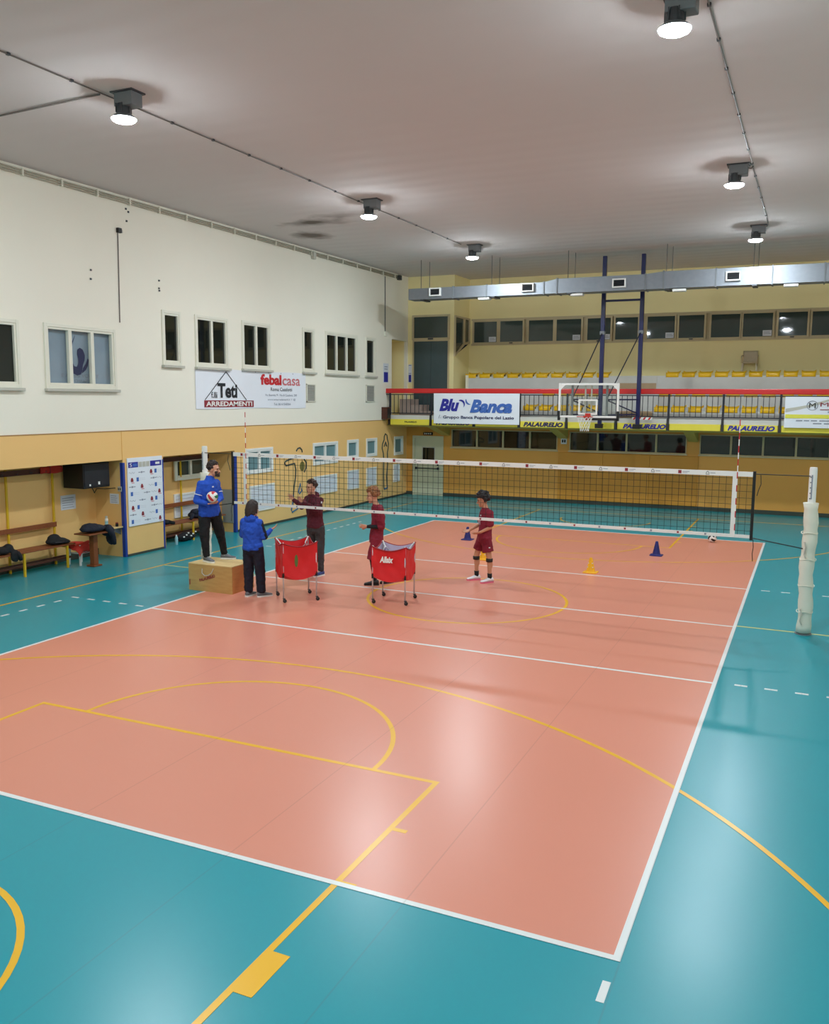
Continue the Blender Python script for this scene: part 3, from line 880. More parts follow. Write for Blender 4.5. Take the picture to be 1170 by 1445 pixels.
# ==================================================================== LAMPS AND CONDUITS
def lamp(x, y, label):
    zc = ZC(y)
    t = thing('high_bay_lamp', label, 'lamp', (x, y, zc), 'high-bay lamps on the ceiling')
    obj('mounting_box', MB().box(x - 0.13, x + 0.19, y - 0.11, y + 0.11, zc - 0.20, zc - 0.005), M_GREY, t, bevel=0.012)
    obj('mounting_plate', MB().box(x - 0.17, x + 0.22, y - 0.14, y + 0.14, zc - 0.02, zc), M_DGREY, t)
    obj('lamp_body', MB().lathe([(0.04, 0.0), (0.09, -0.02), (0.10, -0.10), (0.10, -0.16), (0.07, -0.18)], (x - 0.03, y - 0.03, zc - 0.14), 20), M_DGREY, t, smooth=False)
    for k in range(6):
        a = 2 * math.pi * k / 6
        p = Vector((x - 0.03 + 0.105 * math.cos(a), y - 0.03 + 0.105 * math.sin(a), zc - 0.22))
        obj('cooling_fin', MB().box(p.x - 0.006, p.x + 0.006, p.y - 0.006, p.y + 0.006, p.z - 0.06, p.z + 0.06), M_DGREY, t)
    obj('reflector', MB().lathe([(0.08, 0.06), (0.13, 0.045), (0.172, 0.012), (0.175, 0.0), (0.10, 0.0)], (x - 0.03, y - 0.03, zc - 0.355), 28), M_GREY, t)
    obj('lens', MB().lathe([(0.165, -0.001), (0.155, -0.022), (0.12, -0.04), (0.06, -0.05), (0.01, -0.052)], (x - 0.03, y - 0.03, zc - 0.355), 24), M_LENS, t, smooth=True, label='glowing white lens')
    return t
LAB = {(-3.57, -4.2): 'high-bay lamp with grey box nearest the left, over the bench wall', (-3.57, 3.2): 'middle high-bay lamp of the left row', (-3.57, 9.5): 'farthest high-bay lamp of the left row, above the duct end',
       (3.87, -4.2): 'large glowing high-bay lamp at the top edge, nearest of right row', (3.87, 3.3): 'middle high-bay lamp of the right row', (3.87, 9.6): 'farthest high-bay lamp of the right row, above the duct'}
for (x, y), lb in LAB.items():
    lamp(x, y, lb)
for x in (-3.57, 3.87):
    lamp(x, -11.5, 'high-bay lamp behind the viewpoint in the %s row' % ('left' if x < 0 else 'right'))
def conduit(name, pts, r, label, clip_every=0.0, m=M_CONDUIT):
    t = thing(name, label, 'conduit', pts[0])
    obj('pipe', MB().tube(pts, r, 8), m, t, smooth=True)
    if clip_every:
        a, b = Vector(pts[0]), Vector(pts[-1])
        L = (b - a).length
        k = int(L / clip_every)
        for i in range(1, k):
            p = a.lerp(b, i / k)
            obj('clip', MB().box(p.x - r * 1.9, p.x + r * 1.9, p.y - 0.02, p.y + 0.02, p.z - r * 1.2, p.z + r * 1.6), M_DGREY, t)
    return t
conduit('ceiling_conduit', [(-3.88, YF, ZC(YF) - 0.02), (-3.84, 9.2, ZC(9.2) - 0.02)], 0.011, 'long grey ceiling conduit feeding the left row of lamps', 1.0)
conduit('ceiling_conduit', [(4.14, YF, ZC(YF) - 0.02), (4.12, 9.3, ZC(9.3) - 0.02)], 0.011, 'long grey ceiling conduit feeding the right row of lamps', 1.0)
conduit('ceiling_conduit', [(-3.9, -4.36, ZC(-4.36) - 0.025), (-8.18, -4.12, ZC(-4.1) - 0.025)], 0.014, 'short grey ceiling conduit running from left lamp to white wall')
for x, y in ((4.14, 3.38), (4.12, 9.4)):
    conduit('lamp_cable', [(x, y, ZC(y) - 0.03), (x - 0.03, y - 0.02, ZC(y) - 0.07), (3.95, y - 0.05, ZC(y) - 0.05)], 0.012, 'short grey cable to the %s lamp of right row' % ('middle' if y < 5 else 'farthest'))
# cable run at the top of the left wall
t = thing('cable_run', 'three parallel pale pipes with clips along top of white wall', 'pipes', (XL + 0.05, -1, 7.4))
M_RUN = mat('pale_pipe', (176, 168, 150), rough=0.6)
for k in range(3):
    obj('pipe', MB().tube([(XL + 0.04, YF, ZC(YF) - 0.07 - 0.042 * k), (XL + 0.04, 14.2, ZC(14.2) - 0.07 - 0.042 * k)], 0.014, 8), M_RUN, t, smooth=True)
y = -7.5
while y < 14:
    obj('clip', MB().box(XL, XL + 0.07, y - 0.016, y + 0.016, ZC(y) - 0.18, ZC(y) - 0.04), M_FRAME, t)
    y += 0.93
obj('junction_box', MB().box(XL, XL + 0.1, 8.36, 8.5, ZC(8.4) - 0.27, ZC(8.4) - 0.06), M_SILL, t, bevel=0.01)
obj('end_bracket', MB().box(XL, XL + 0.12, 14.15, 14.3, ZC(14) - 0.2, ZC(14) - 0.04), M_DGREY, t)
# alarm sensor with its thin conduit; second drop near the corner
t = thing('wall_sensor', 'small black wall sensor with long thin conduit below it', 'sensor', (XL, 0.52, 6.95))
obj('sensor_head', MB().box(XL, XL + 0.07, 0.48, 0.59, 6.93, 7.03), M_BLACK, t, bevel=0.01)
obj('sensor_eye', MB().box(XL + 0.02, XL + 0.06, 0.59, 0.62, 6.94, 7.0), M_SILL, t)
obj('conduit', MB().tube([(XL + 0.012, 0.52, 6.93), (XL + 0.012, 0.49, 5.07)], 0.011, 8), M_CONDUIT, t)
t = thing('cable_drop', 'thin dark conduit ending in small box near the back corner', 'conduit', (XL, 13.2, 5.7))
obj('pipe', MB().tube([(XL + 0.012, 13.19, 7.65), (XL + 0.012, 13.2, 5.8)], 0.014, 8), M_DGREY, t)
obj('box', MB().box(XL, XL + 0.06, 13.12, 13.28, 5.64, 5.8), M_FRAME, t, bevel=0.008)

# ==================================================================== DUCT
DY0, DY1, DZ = 11.5, 12.0, 6.62
t = thing('ventilation_duct', 'long galvanised steel air duct hung in front of the bleachers', 'duct', (-0.5, 11.75, DZ))
secs = [(-6.52, -5.0, .34, .34), (-5.0, -3.9, .34, .34), (-3.9, -2.1, .34, .34), (-2.1, -1.7, .34, .42), (-1.7, 0.85, .42, .42), (0.85, 1.35, .42, .47), (1.35, 2.75, .47, .47), (2.75, 4.18, .47, .47), (4.18, 5.45, .47, .47), (5.45, 7.0, .47, .47), (7.0, 8.55, .47, .47)]
for x0, x1, h0, h1 in secs:
    vs = []
    for x, h in ((x0, h0), (x1, h1)):
        vs += [(x, DY0, DZ), (x, DY1, DZ), (x, DY1, DZ + h), (x, DY0, DZ + h)]
    obj('duct_section', MB().add(vs, [(0, 1, 2, 3), (4, 5, 6, 7), (0, 1, 5, 4), (1, 2, 6, 5), (2, 3, 7, 6), (3, 0, 4, 7)]), M_GALV, t)
    obj('flange', MB().box(x1 - 0.018, x1 + 0.018, DY0 - 0.022, DY1 + 0.02, DZ - 0.02, DZ + h1 + 0.02), M_GREY, t)
for x in (-5.58, -2.58, 0.13, 3.2):
    zc = DZ + (0.2 if x < 2 else 0.24)
    g = obj('air_grille', rect_frame(x - 0.19, x + 0.19, zc - 0.125, zc + 0.125, DY0 - 0.10, DY0, 0.035), M_WHITE, t, bevel=0.006)
    obj('grille_back', MB().box(x - 0.155, x + 0.155, DY0 - 0.02, DY0 - 0.005, zc - 0.09, zc + 0.09), M_DGREY, g)
    for k in range(5):
        z = zc - 0.072 + 0.036 * k
        obj('louvre', MB().obox((x, DY0 - 0.06, z), (0.155, 0, 0), (0, 0.015, 0.012), (0, -0.001, 0.0015)), M_DGREY, g)
for x in (-4.0, -1.12, 1.78, 4.65):
    obj('under_box', MB().box(x - 0.18, x + 0.18, DY0 + 0.02, DY0 + 0.25, DZ - 0.085, DZ - 0.02), M_WPLASTIC, t, bevel=0.008, label='white emergency light under duct')
for x in (-6.09, -3.74, -1.38, 1.42, 3.7, 6.3):
    for dx, yy in ((-0.0, DY0 + 0.02), (0.09, DY1 - 0.02)):
        obj('hanger_rod', MB().tube([(x + dx, yy, DZ - 0.03), (x + dx, yy, ZC(yy))], 0.009, 6), M_DGREY, t)
    obj('hanger_strap', MB().box(x - 0.02, x + 0.11, DY0 - 0.01, DY1 + 0.01, DZ - 0.04, DZ - 0.005), M_DGREY, t)

# ==================================================================== BALCONY RAILING, FASCIA, BANNERS, SEATS
PX = [-8.05 + 1.572 * i for i in range(11)]
t = thing('balcony_railing', 'balcony railing with red handrail and dark vertical bars', 'railing', (0, YE, 2.95))
YRl = YE + 0.03
obj('handrail', MB().box(XL, XR, YRl - 0.05, YRl + 0.07, 3.70, 3.86), M_RED, t, bevel=0.02, label='red handrail')
obj('bottom_rail', MB().box(XL, XR, YRl - 0.015, YRl + 0.015, 3.0, 3.03), M_DKSTEEL, t)
obj('top_rail', MB().box(XL, XR, YRl - 0.015, YRl + 0.015, 3.64, 3.67), M_DKSTEEL, t)
p0 = None; b0 = None; k0 = None
for i, x in enumerate(PX):
    if p0 is None:
        p0 = obj('post', MB().box(x - 0.03, x + 0.03, YRl - 0.025, YRl + 0.025, 2.75, 3.72), M_DKSTEEL, t)
        k0 = obj('post_bracket', MB().prism([(YE - 0.09, 2.60), (YE + 0.02, 2.60), (YE + 0.02, 2.98), (YE - 0.04, 2.98)], (x - 0.035, 0, 0), (0, 1, 0), (0, 0, 1), (1, 0, 0), 0.07), M_BLACK, t)
    else:
        inst(p0, t, (x - PX[0], 0, 0)); inst(k0, t, (x - PX[0], 0, 0))
    for k in range(1, 10):
        xb = x + 1.572 * k / 10
        if xb > XR - 0.05:
            continue
        if b0 is None:
            b0 = obj('baluster', MB().box(xb - 0.009, xb + 0.009, YRl - 0.009, YRl + 0.009, 3.0, 3.66), M_DKSTEEL, t)
            xb0 = xb
        else:
            inst(b0, t, (xb - xb0, 0, 0))
# fascia panels
fas = thing('balcony_fascia', 'yellow painted balcony edge panels with blue hand-painted lettering', 'fascia', (0, YE - 0.03, 2.6))
for i, x in enumerate(PX):
    x1 = min(x + 1.572, XR)
    pn = obj('fascia_panel', MB().box(x + 0.05, x1 - 0.05, YE - 0.045, YE - 0.005, 2.615, 2.81), M_FASCIA, fas, bevel=0.006)
    n_ = {1: (0.15, 1.25, .15, M_INKNAVY), 3: (0.10, 1.32, .15, M_INKNAVY), 5: (0.17, 1.30, .15, M_INKBLUE), 7: (0.10, 1.30, .15, M_INKBLUE)}.get(i)
    if n_:
        text_print('lettering', 'PALAURELIO', pn, (x + 0.05 + n_[0], YE - 0.046, 2.637), (1, 0, 0), (0, 0, 1), n_[1], n_[2], n_[3], shear=0.3, bold=0.055)
    if i == 0:
        text_print('lettering', 'PALAURELIO', pn, (x + 0.60, YE - 0.046, 2.69), (1, 0, 0), (0, 0, 1), 0.46, 0.06, M_INKBLACK, bold=0.03)

def banner_y(name, x0, x1, z0, z1, Y, label):
    t = thing(name, label, 'banner', ((x0 + x1) / 2, Y, z0))
    obj('cloth', MB().grid(lambda u, v: Vector((x0 + (x1 - x0) * u, Y + 0.006 * math.sin(u * 14 + v * 5), z0 + (z1 - z0) * v)), 40, 10), M_BANNER, t, solid=0.004)
    return t
U, V = (1, 0, 0), (0, 0, 1)
YN = YE - 0.12
b1 = banner_y('advertising_banner', -6.33, -3.30, 2.69, 3.70, YN, 'white banner with large blue lettering hung on the balcony rail')
text_print('lettering', 'Blu', b1, (-6.12, YN - 0.01, 3.10), U, V, 0.72, 0.42, M_INKBLUE, shear=0.3, bold=0.05, label='dark blue lettering')
text_print('lettering', 'Banca', b1, (-5.02, YN - 0.01, 3.06), U, V, 1.48, 0.44, M_INKSKY, shear=0.3, bold=0.05, label='mid blue lettering')
def arc_print(nm, c, r, a0, a1, w0, m, par, Y):
    n = 12; vs = []
    for i in range(n + 1):
        a = math.radians(a0 + (a1 - a0) * i / n)
        ww = w0 * math.sin(math.pi * (0.15 + 0.85 * i / n) * 0.95 + 0.05)
        vs += [(c[0] + (r - ww) * math.cos(a), Y, c[1] + (r - ww) * math.sin(a)), (c[0] + (r + ww) * math.cos(a), Y, c[1] + (r + ww) * math.sin(a))]
    return obj(nm, MB().add(vs, [(2 * i, 2 * i + 1, 2 * i + 3, 2 * i + 2) for i in range(n)]), m, par)
arc_print('logo_stroke', (-5.36, 3.33), 0.14, 110, -40, 0.03, M_INKBLUE, b1, YN - 0.013)
arc_print('logo_stroke', (-5.02, 3.48), 0.14, 170, 280, 0.03, M_INKSKY, b1, YN - 0.013)
text_print('lettering', 'Gruppo Banca Popolare del Lazio', b1, (-5.98, YN - 0.01, 2.83), U, V, 2.5, 0.13, M_INKNAVY, bold=0.025)
obj('logo_stroke', MB().prism([(-6.15, 2.86), (-6.13, 2.86), (-6.09, 2.98), (-6.11, 2.98)], (0, YN - 0.012, 0), U, V, (0, -1, 0), 0.001), M_PAPERINK, b1)
obj('logo_stroke', MB().prism([(-6.09, 2.87), (-6.05, 2.87), (-6.07, 2.90)], (0, YN - 0.012, 0), U, V, (0, -1, 0), 0.001), M_PAPERINK, b1)
b2 = banner_y('advertising_banner', 4.64, 7.6, 2.76, 3.64, YN, 'white and yellow banner with dark red lettering at the right edge')
obj('print_band', MB().box(4.66, 7.58, YN - 0.010, YN - 0.0085, 3.03, 3.14), M_INKYELLOW, b2)
obj('print_curve', MB().prism([(4.66, 3.2), (5.0, 3.27), (5.4, 3.38), (6.0, 3.6), (5.85, 3.6), (5.3, 3.42), (4.9, 3.34), (4.66, 3.3)], (0, YN - 0.009, 0), U, V, (0, -1, 0), 0.001), M_SILL, b2)
text_print('lettering', 'M', b2, (5.27, YN - 0.011, 3.32), U, V, 0.17, 0.15, M_INKBLACK)
obj('logo_ring', MB().tube([(5.355 + 0.14 * math.cos(a), YN - 0.011, 3.395 + 0.13 * math.sin(a)) for a in [2 * math.pi * k / 20 for k in range(20)]], 0.008, 4, closed=True), M_PAPERINK, b2)
text_print('lettering', 'Municipio', b2, (5.56, YN - 0.011, 3.33), U, V, 1.25, 0.15, M_INKRED)
obj('print_rule', MB().box(5.56, 6.8, YN - 0.011, YN - 0.0095, 3.27, 3.29), M_INKRED, b2)
for k, (a, b, z) in enumerate(((4.95, 5.12, 2.95), (5.16, 5.3, 2.95), (5.34, 5.5, 2.95), (5.56, 5.9, 2.95), (5.4, 5.62, 2.87), (5.76, 6.2, 3.2), (5.68, 6.2, 2.87), (6.0, 7.4, 2.95))):
    obj('small_print', MB().box(a, b, YN - 0.011, YN - 0.0095, z, z + 0.03), M_PAPERINK, b2)
# notices by the balcony doorway
for nm, args, lab in (('n1', ('x', XL, 13.08, 13.48, 4.06, 4.72), 'narrow white and blue notice on the white wall beside the balcony doorway'),
                      ('n2', ('y', 15.1, -8.18, -8.04, 4.10, 4.75), 'narrow white and blue notice beside the dark balcony door')):
    t = thing('wall_notice', lab, 'notice', (args[1] if args[0] == 'x' else -8.1, args[2] if args[0] == 'x' else 15.1, args[4]), 'blue and white notices at the balcony end')
    if args[0] == 'x':
        obj('sheet', MB().box(XL, XL + 0.008, args[2], args[3], args[4], args[5]), M_PAPER, t)
        obj('print', MB().box(XL + 0.008, XL + 0.010, args[2] + 0.04, args[3] - 0.04, args[4] + 0.02, args[4] + 0.36), M_INKBLUE, t)
        obj('print', MB().box(XL + 0.008, XL + 0.010, args[2] + 0.08, args[3] - 0.08, args[4] + 0.45, args[4] + 0.48).box(XL + 0.008, XL + 0.010, args[2] + 0.08, args[3] - 0.08, args[4] + 0.53, args[4] + 0.56), M_PAPERINK, t)
    else:
        obj('sheet', MB().box(args[2], args[3], 15.092, 15.1, args[4], args[5]), M_PAPER, t)
        obj('print', MB().box(args[2] + 0.02, args[3] - 0.02, 15.090, 15.092, args[4] + 0.02, args[4] + 0.28), M_INKBLUE, t)
        obj('print', MB().box(args[2] + 0.02, args[3] - 0.02, 15.090, 15.092, args[4] + 0.61, args[4] + 0.63).box(args[2] + 0.02, args[3] - 0.02, 15.090, 15.092, args[4] + 0.32, args[4] + 0.34), M_INKBLUE, t)
t = thing('wall_cabinet', 'small dark brown box on the wall at left balcony end', 'box', (XL, 13.1, 2.8))
obj('body', MB().box(XL, XL + 0.22, 12.95, 13.25, 2.80, 3.22), M_DKBROWN, t, bevel=0.01)
obj('face', MB().box(XL + 0.22, XL + 0.228, 12.98, 13.22, 2.84, 3.18), M_BLACK, t)

# ---- bleacher seats
def seat_proto():
    t = thing('bleacher_seat', '', 'seat', (0, 0, 0))
    def sf(u, v):
        x = (u - 0.5) * 0.42
        y = v * 0.38
        lip = 0.045 * (max(0, abs(u - 0.5) * 2 - 0.6) / 0.4) ** 2 + 0.06 * max(0, (v - 0.75) / 0.25) ** 2 - 0.035 * max(0, (0.12 - v) / 0.12)
        return Vector((x, y - 0.02, 0.075 + lip - 0.015 * math.sin(math.pi * min(1, v))))
    obj('shell', MB().grid(sf, 10, 8), M_SEAT, t, smooth=True, solid=0.012)
    obj('front_lip', MB().rings([((x, -0.035, 0.015), (0, 0.018, 0), (0, 0, 0.07)) for x in (-0.2, -0.1, 0.0, 0.1, 0.2)], 10), M_SEAT, t, smooth=True)
    obj('foot', MB().box(-0.14, -0.10, 0.05, 0.3, 0, 0.07).box(0.10, 0.14, 0.05, 0.3, 0, 0.07), M_DGREY, t)
    return t
sp = seat_proto()
R3 = [-5.97 + 0.5315 * i for i in range(10)] + [1.10 + 0.5115 * i for i in range(14)]
R2 = [-2.85 + 0.53 * i for i in range(4)] + [1.02 + 0.515 * i for i in range(14)]
R1 = [-3.29 + 0.533 * i for i in range(5)] + [1.01 + 0.52 * i for i in range(8)]
used = False
for nm, row, y, z, grp in (('top', R3, 15.74, 4.32, 'seats of the top bleacher row'), ('middle', R2, 14.99, 3.68, 'seats of the middle bleacher row'), ('bottom', R1, 14.22, 3.20, 'seats of the bottom bleacher row')):
    for i, x in enumerate(row):
        lb = '%s yellow plastic seat from the left on the %s bleacher row' % (ORD[i], nm)
        if not used:
            sp.location = (x, y, z); sp['label'] = lb; sp['group'] = grp; used = True
        else:
            dup(sp, (x, y, z), 0, lb, grp)

# white plastic chair standing on the top step
t = thing('plastic_chair', 'beige plastic armchair standing behind the top bleacher row', 'chair', (3.42, 16.2, 4.32))
M_PC = mat('beige_plastic', (196, 180, 150), rough=0.4)
cx, cy, cz = 3.42, 16.34, 4.32
obj('seat', MB().box(cx - 0.22, cx + 0.22, cy - 0.19, cy + 0.19, cz + 0.40, cz + 0.43), M_PC, t, bevel=0.012)
obj('backrest', MB().grid(lambda u, v: Vector((cx + (u - 0.5) * 0.44, cy + 0.14 + 0.06 * v + 0.03 * math.cos((u - 0.5) * math.pi), cz + 0.43 + 0.38 * v)), 8, 6), M_PC, t, smooth=True, solid=0.02)
for sx in (-1, 1):
    for sy in (-1, 1):
        obj('leg', MB().bar((cx + sx * 0.24, cy + sy * 0.17, cz), (cx + sx * 0.2, cy + sy * 0.15, cz + 0.42), 0.04), M_PC, t)
    obj('armrest', MB().tube([(cx + sx * 0.23, cy - 0.2, cz + 0.42), (cx + sx * 0.24, cy - 0.19, cz + 0.62), (cx + sx * 0.24, cy + 0.0, cz + 0.65), (cx + sx * 0.22, cy + 0.18, cz + 0.66)], 0.02, 8), M_PC, t, smooth=True)

# ==================================================================== BASKETBALL HOOP
t = thing('basketball_hoop', 'ceiling-hung basketball hoop with glass board and two navy poles', 'basketball hoop', (0, 12.2, 2.6))
BY = 11.2
bx0, bx1, bz0, bz1 = -1.47, 0.30, 2.99, 3.99
pl0, pl1, PY = -0.64, 0.52, 13.02
for x in (pl0, pl1):
    p = obj('pole', MB().box(x - 0.06, x + 0.06, PY - 0.06, PY + 0.06, 2.72, ZC(PY)), M_NAVYSTEEL, t, bevel=0.01)
    obj('end_pad', MB().box(x - 0.13, x + 0.1, PY - 0.1, PY + 0.08, 2.64, 2.78), M_BLACK, p)
obj('cross_bar', MB().box(pl0, pl1, PY - 0.03, PY + 0.03, 6.48, 6.54), M_NAVYSTEEL, t)
fr = rect_frame(bx0, bx1, bz0, bz1, BY - 0.03, BY + 0.03, 0.06)
obj('board_frame', fr, M_WHITE, t, bevel=0.008, label='white board frame')
for sx, x in ((1, bx0 + 0.06), (-1, bx1 - 0.06)):
    obj('corner_gusset', MB().prism([(x, bz1 - 0.06), (x + sx * 0.13, bz1 - 0.06), (x, bz1 - 0.19)], (0, BY - 0.03, 0), U, V, (0, 1, 0), 0.06), M_WHITE, t)
obj('board_glass', MB().box(bx0 + 0.05, bx1 - 0.05, BY - 0.008, BY + 0.008, bz0 + 0.05, bz1 - 0.05), M_CLEAR, t)
bc = (bx0 + bx1) / 2
obj('target_square', rect_frame(bc - 0.29, bc + 0.27, 3.08, 3.53, BY - 0.014, BY - 0.009, 0.05), M_WHITE, t)
for x in (bx0 + 0.02, bx1 - 0.02):
    obj('edge_padding', MB().box(x - 0.035, x + 0.035, BY - 0.05, BY + 0.05, bz0 - 0.08, bz0 + 0.20), M_BLACK, t, bevel=0.015)
obj('edge_padding', MB().box(bc + 0.12, bx1 + 0.01, BY - 0.05, BY + 0.05, bz0 - 0.07, bz0 + 0.0), M_BLACK, t, bevel=0.015)
for x, px_ in ((-1.08, pl0), (-0.06, pl1)):
    obj('board_upright', MB().box(x - 0.03, x + 0.03, BY + 0.05, BY + 0.10, bz0, bz1 - 0.03), M_GREY, t)
    obj('arm', MB().bar((x, BY + 0.1, 3.52), (px_, PY, 3.53), 0.04), M_NAVYSTEEL, t)
    obj('arm', MB().bar((x, BY + 0.1, 3.08), (px_, PY, 3.08), 0.04), M_NAVYSTEEL, t)
    obj('arm_brace', MB().bar((x, BY + 0.1, 3.50), (px_, PY, 3.10), 0.03), M_NAVYSTEEL, t)
    obj('stay', MB().tube([(x, BY + 0.1, 3.56), (px_, PY - 0.05, 5.55)], 0.016, 8), M_DKSTEEL, t)
    obj('stay_clamp', MB().box(px_ - 0.075, px_ + 0.075, PY - 0.08, PY + 0.07, 5.5, 5.6), M_GREY, t)
for x in (bc - 0.1, bc + 0.08):
    obj('board_upright', MB().box(x - 0.02, x + 0.02, BY + 0.03, BY + 0.06, bz0, bz1 - 0.03), M_SILL, t)
rc = (bc, BY - 0.38, 3.03)
M_RIM = mat('orange_red_rim', (190, 50, 36), rough=0.4)
rim = obj('rim', MB().tube([(rc[0] + 0.225 * math.cos(a), rc[1] + 0.225 * math.sin(a), rc[2]) for a in [2 * math.pi * k / 28 for k in range(28)]], 0.011, 8, closed=True), M_RIM, t, smooth=True)
obj('rim_bracket', MB().box(bc - 0.1, bc + 0.1, BY - 0.17, BY - 0.01, 2.99, 3.05).box(bc - 0.08, bc + 0.08, BY - 0.03, BY - 0.01, 2.93, 3.12), M_RIM, rim)
mb = MB()
for k in range(12):
    for sgn in (1, -1):
        pts = []
        for j in range(6):
            a = 2 * math.pi * (k + sgn * j * 0.5) / 12
            rr = 0.222 * (1 - 0.45 * math.sin(min(1, j / 5) * math.pi / 2))
            pts.append((rc[0] + rr * math.cos(a), rc[1] + rr * math.sin(a), rc[2] - 0.42 * j / 5))
        mb.tube(pts, 0.005, 4)
obj('hoop_net', mb, M_WHITE, t, kind='stuff', label='white cord net')
hz = obj('hazard_strip', MB().box(0.35, 0.95, PY - 0.02, PY + 0.02, 2.92, 3.0), M_WHITE, t)
for k in range(4):
    obj('hazard_stripe', MB().prism([(0.37 + 0.15 * k, 2.922), (0.43 + 0.15 * k, 2.922), (0.48 + 0.15 * k, 2.998), (0.42 + 0.15 * k, 2.998)], (0, PY - 0.021, 0), U, V, (0, -1, 0), 0.002), M_INKBR, hz)

# ==================================================================== VOLLEYBALL NET
NX0, NX1, NZ0, NZ1 = -4.98, 4.64, 1.42, 2.43
BL, BR = -4.69, 4.36
t = thing('volleyball_net', 'black volleyball net with white tapes stretched across the court', 'net', (0, 0, 1.42))
mb = MB()
n_ = int((NX1 - NX0) / 0.1)
for i in range(1, n_):
    x = NX0 + (NX1 - NX0) * i / n_
    mb.box(x - 0.0028, x + 0.0028, -0.002, 0.002, NZ0 + 0.03, NZ1 - 0.05)
for k in range(1, 10):
    z = NZ0 + (NZ1 - NZ0) * k / 10
    mb.box(NX0, NX1, -0.002, 0.002, z - 0.0028, z + 0.0028)
obj('netting', mb, M_BLACKCORD, t, kind='stuff', label='black square netting')
tt = obj('top_tape', MB().box(NX0 + 0.02, NX1 - 0.02, -0.008, 0.008, NZ1 - 0.075, NZ1), M_WPLASTIC, t, label='white printed top tape')
bt = obj('bottom_tape', MB().box(NX0 + 0.02, NX1 - 0.02, -0.007, 0.007, NZ0 - 0.01, NZ0 + 0.04), M_WPLASTIC, t, label='white bottom tape')
k = 0
x = NX0 + 0.2
while x < NX1 - 0.3:
    if k % 2 == 0:
        obj('tape_logo', MB().box(x, x + 0.05, -0.0105, -0.0085, NZ1 - 0.062, NZ1 - 0.012), M_INKRED, tt)
        obj('tape_print', MB().box(x + 0.065, x + 0.17, -0.0105, -0.0085, NZ1 - 0.034, NZ1 - 0.027).box(x + 0.065, x + 0.14, -0.0105, -0.0085, NZ1 - 0.052, NZ1 - 0.046), M_PAPERINK, tt)
    else:
        obj('tape_logo', MB().tube([(x, -0.0095, NZ1 - 0.058), (x + 0.05, -0.0095, NZ1 - 0.058), (x + 0.042, -0.0095, NZ1 - 0.03), (x + 0.025, -0.0095, NZ1 - 0.012), (x + 0.008, -0.0095, NZ1 - 0.03)], 0.004, 4, closed=True), M_INKBLACK, tt)
        obj('tape_print', MB().box(x + 0.065, x + 0.14, -0.0105, -0.0085, NZ1 - 0.042, NZ1 - 0.033), M_PAPERINK, tt)
    obj('tape_logo', MB().box(x + 0.02, x + 0.05, -0.0095, -0.0075, NZ0 + 0.0, NZ0 + 0.03), M_INKRED if k % 2 == 0 else M_PAPERINK, bt)
    x += 0.415; k += 1
for x in (BL, BR):
    obj('side_band', MB().box(x - 0.03, x + 0.03, -0.009, 0.009, NZ0 - 0.01, NZ1), M_WPLASTIC, t)
for x in (NX0, NX1):
    obj('end_cord', MB().box(x - 0.022, x + 0.022, -0.012, 0.012, NZ0 - 0.04, NZ1 + 0.01), M_BLACK, t)
PLX, PRX = -5.68, 5.45
for x, px_ in ((NX1, PRX), (NX0, PLX)):
    obj('tension_strap', MB().bar((x, 0, NZ1 - 0.03), (px_, 0, NZ1 - 0.03), 0.025, 0.012), M_BLACK, t)
    obj('tension_rope', MB().tube([(x, 0, NZ0), (px_, -0.02, NZ0 - 0.12)], 0.009, 6), M_BLACK, t)
    sg_ = 1 if x > 0 else -1
    obj('loose_cord', MB().tube([(x + sg_ * 0.09, -0.01, NZ1 - 0.04), (x + sg_ * 0.10, -0.02, NZ1 - 0.18), (x + sg_ * 0.07, -0.02, NZ1 - 0.27), (x + sg_ * 0.05, -0.015, NZ1 - 0.36)], 0.006, 5), M_BLACK, t)
    obj('loose_cord', MB().tube([(x + sg_ * 0.03, -0.01, NZ0 - 0.02), (x + sg_ * 0.04, -0.02, NZ0 - 0.14), (x + sg_ * 0.03, -0.02, NZ0 - 0.24), (x + sg_ * 0.04, -0.02, NZ0 - 0.36)], 0.006, 5), M_BLACK, t)
for x, lb in ((BR, ''), (BL, '')):
    for i in range(18):
        z0 = NZ0 + 0.1 * i
        obj('antenna_section', MB().tube([(x + 0.035, -0.012, z0), (x + 0.035, -0.012, z0 + 0.1)], 0.0075, 8), M_INKBR if i % 2 else M_WHITE, t)

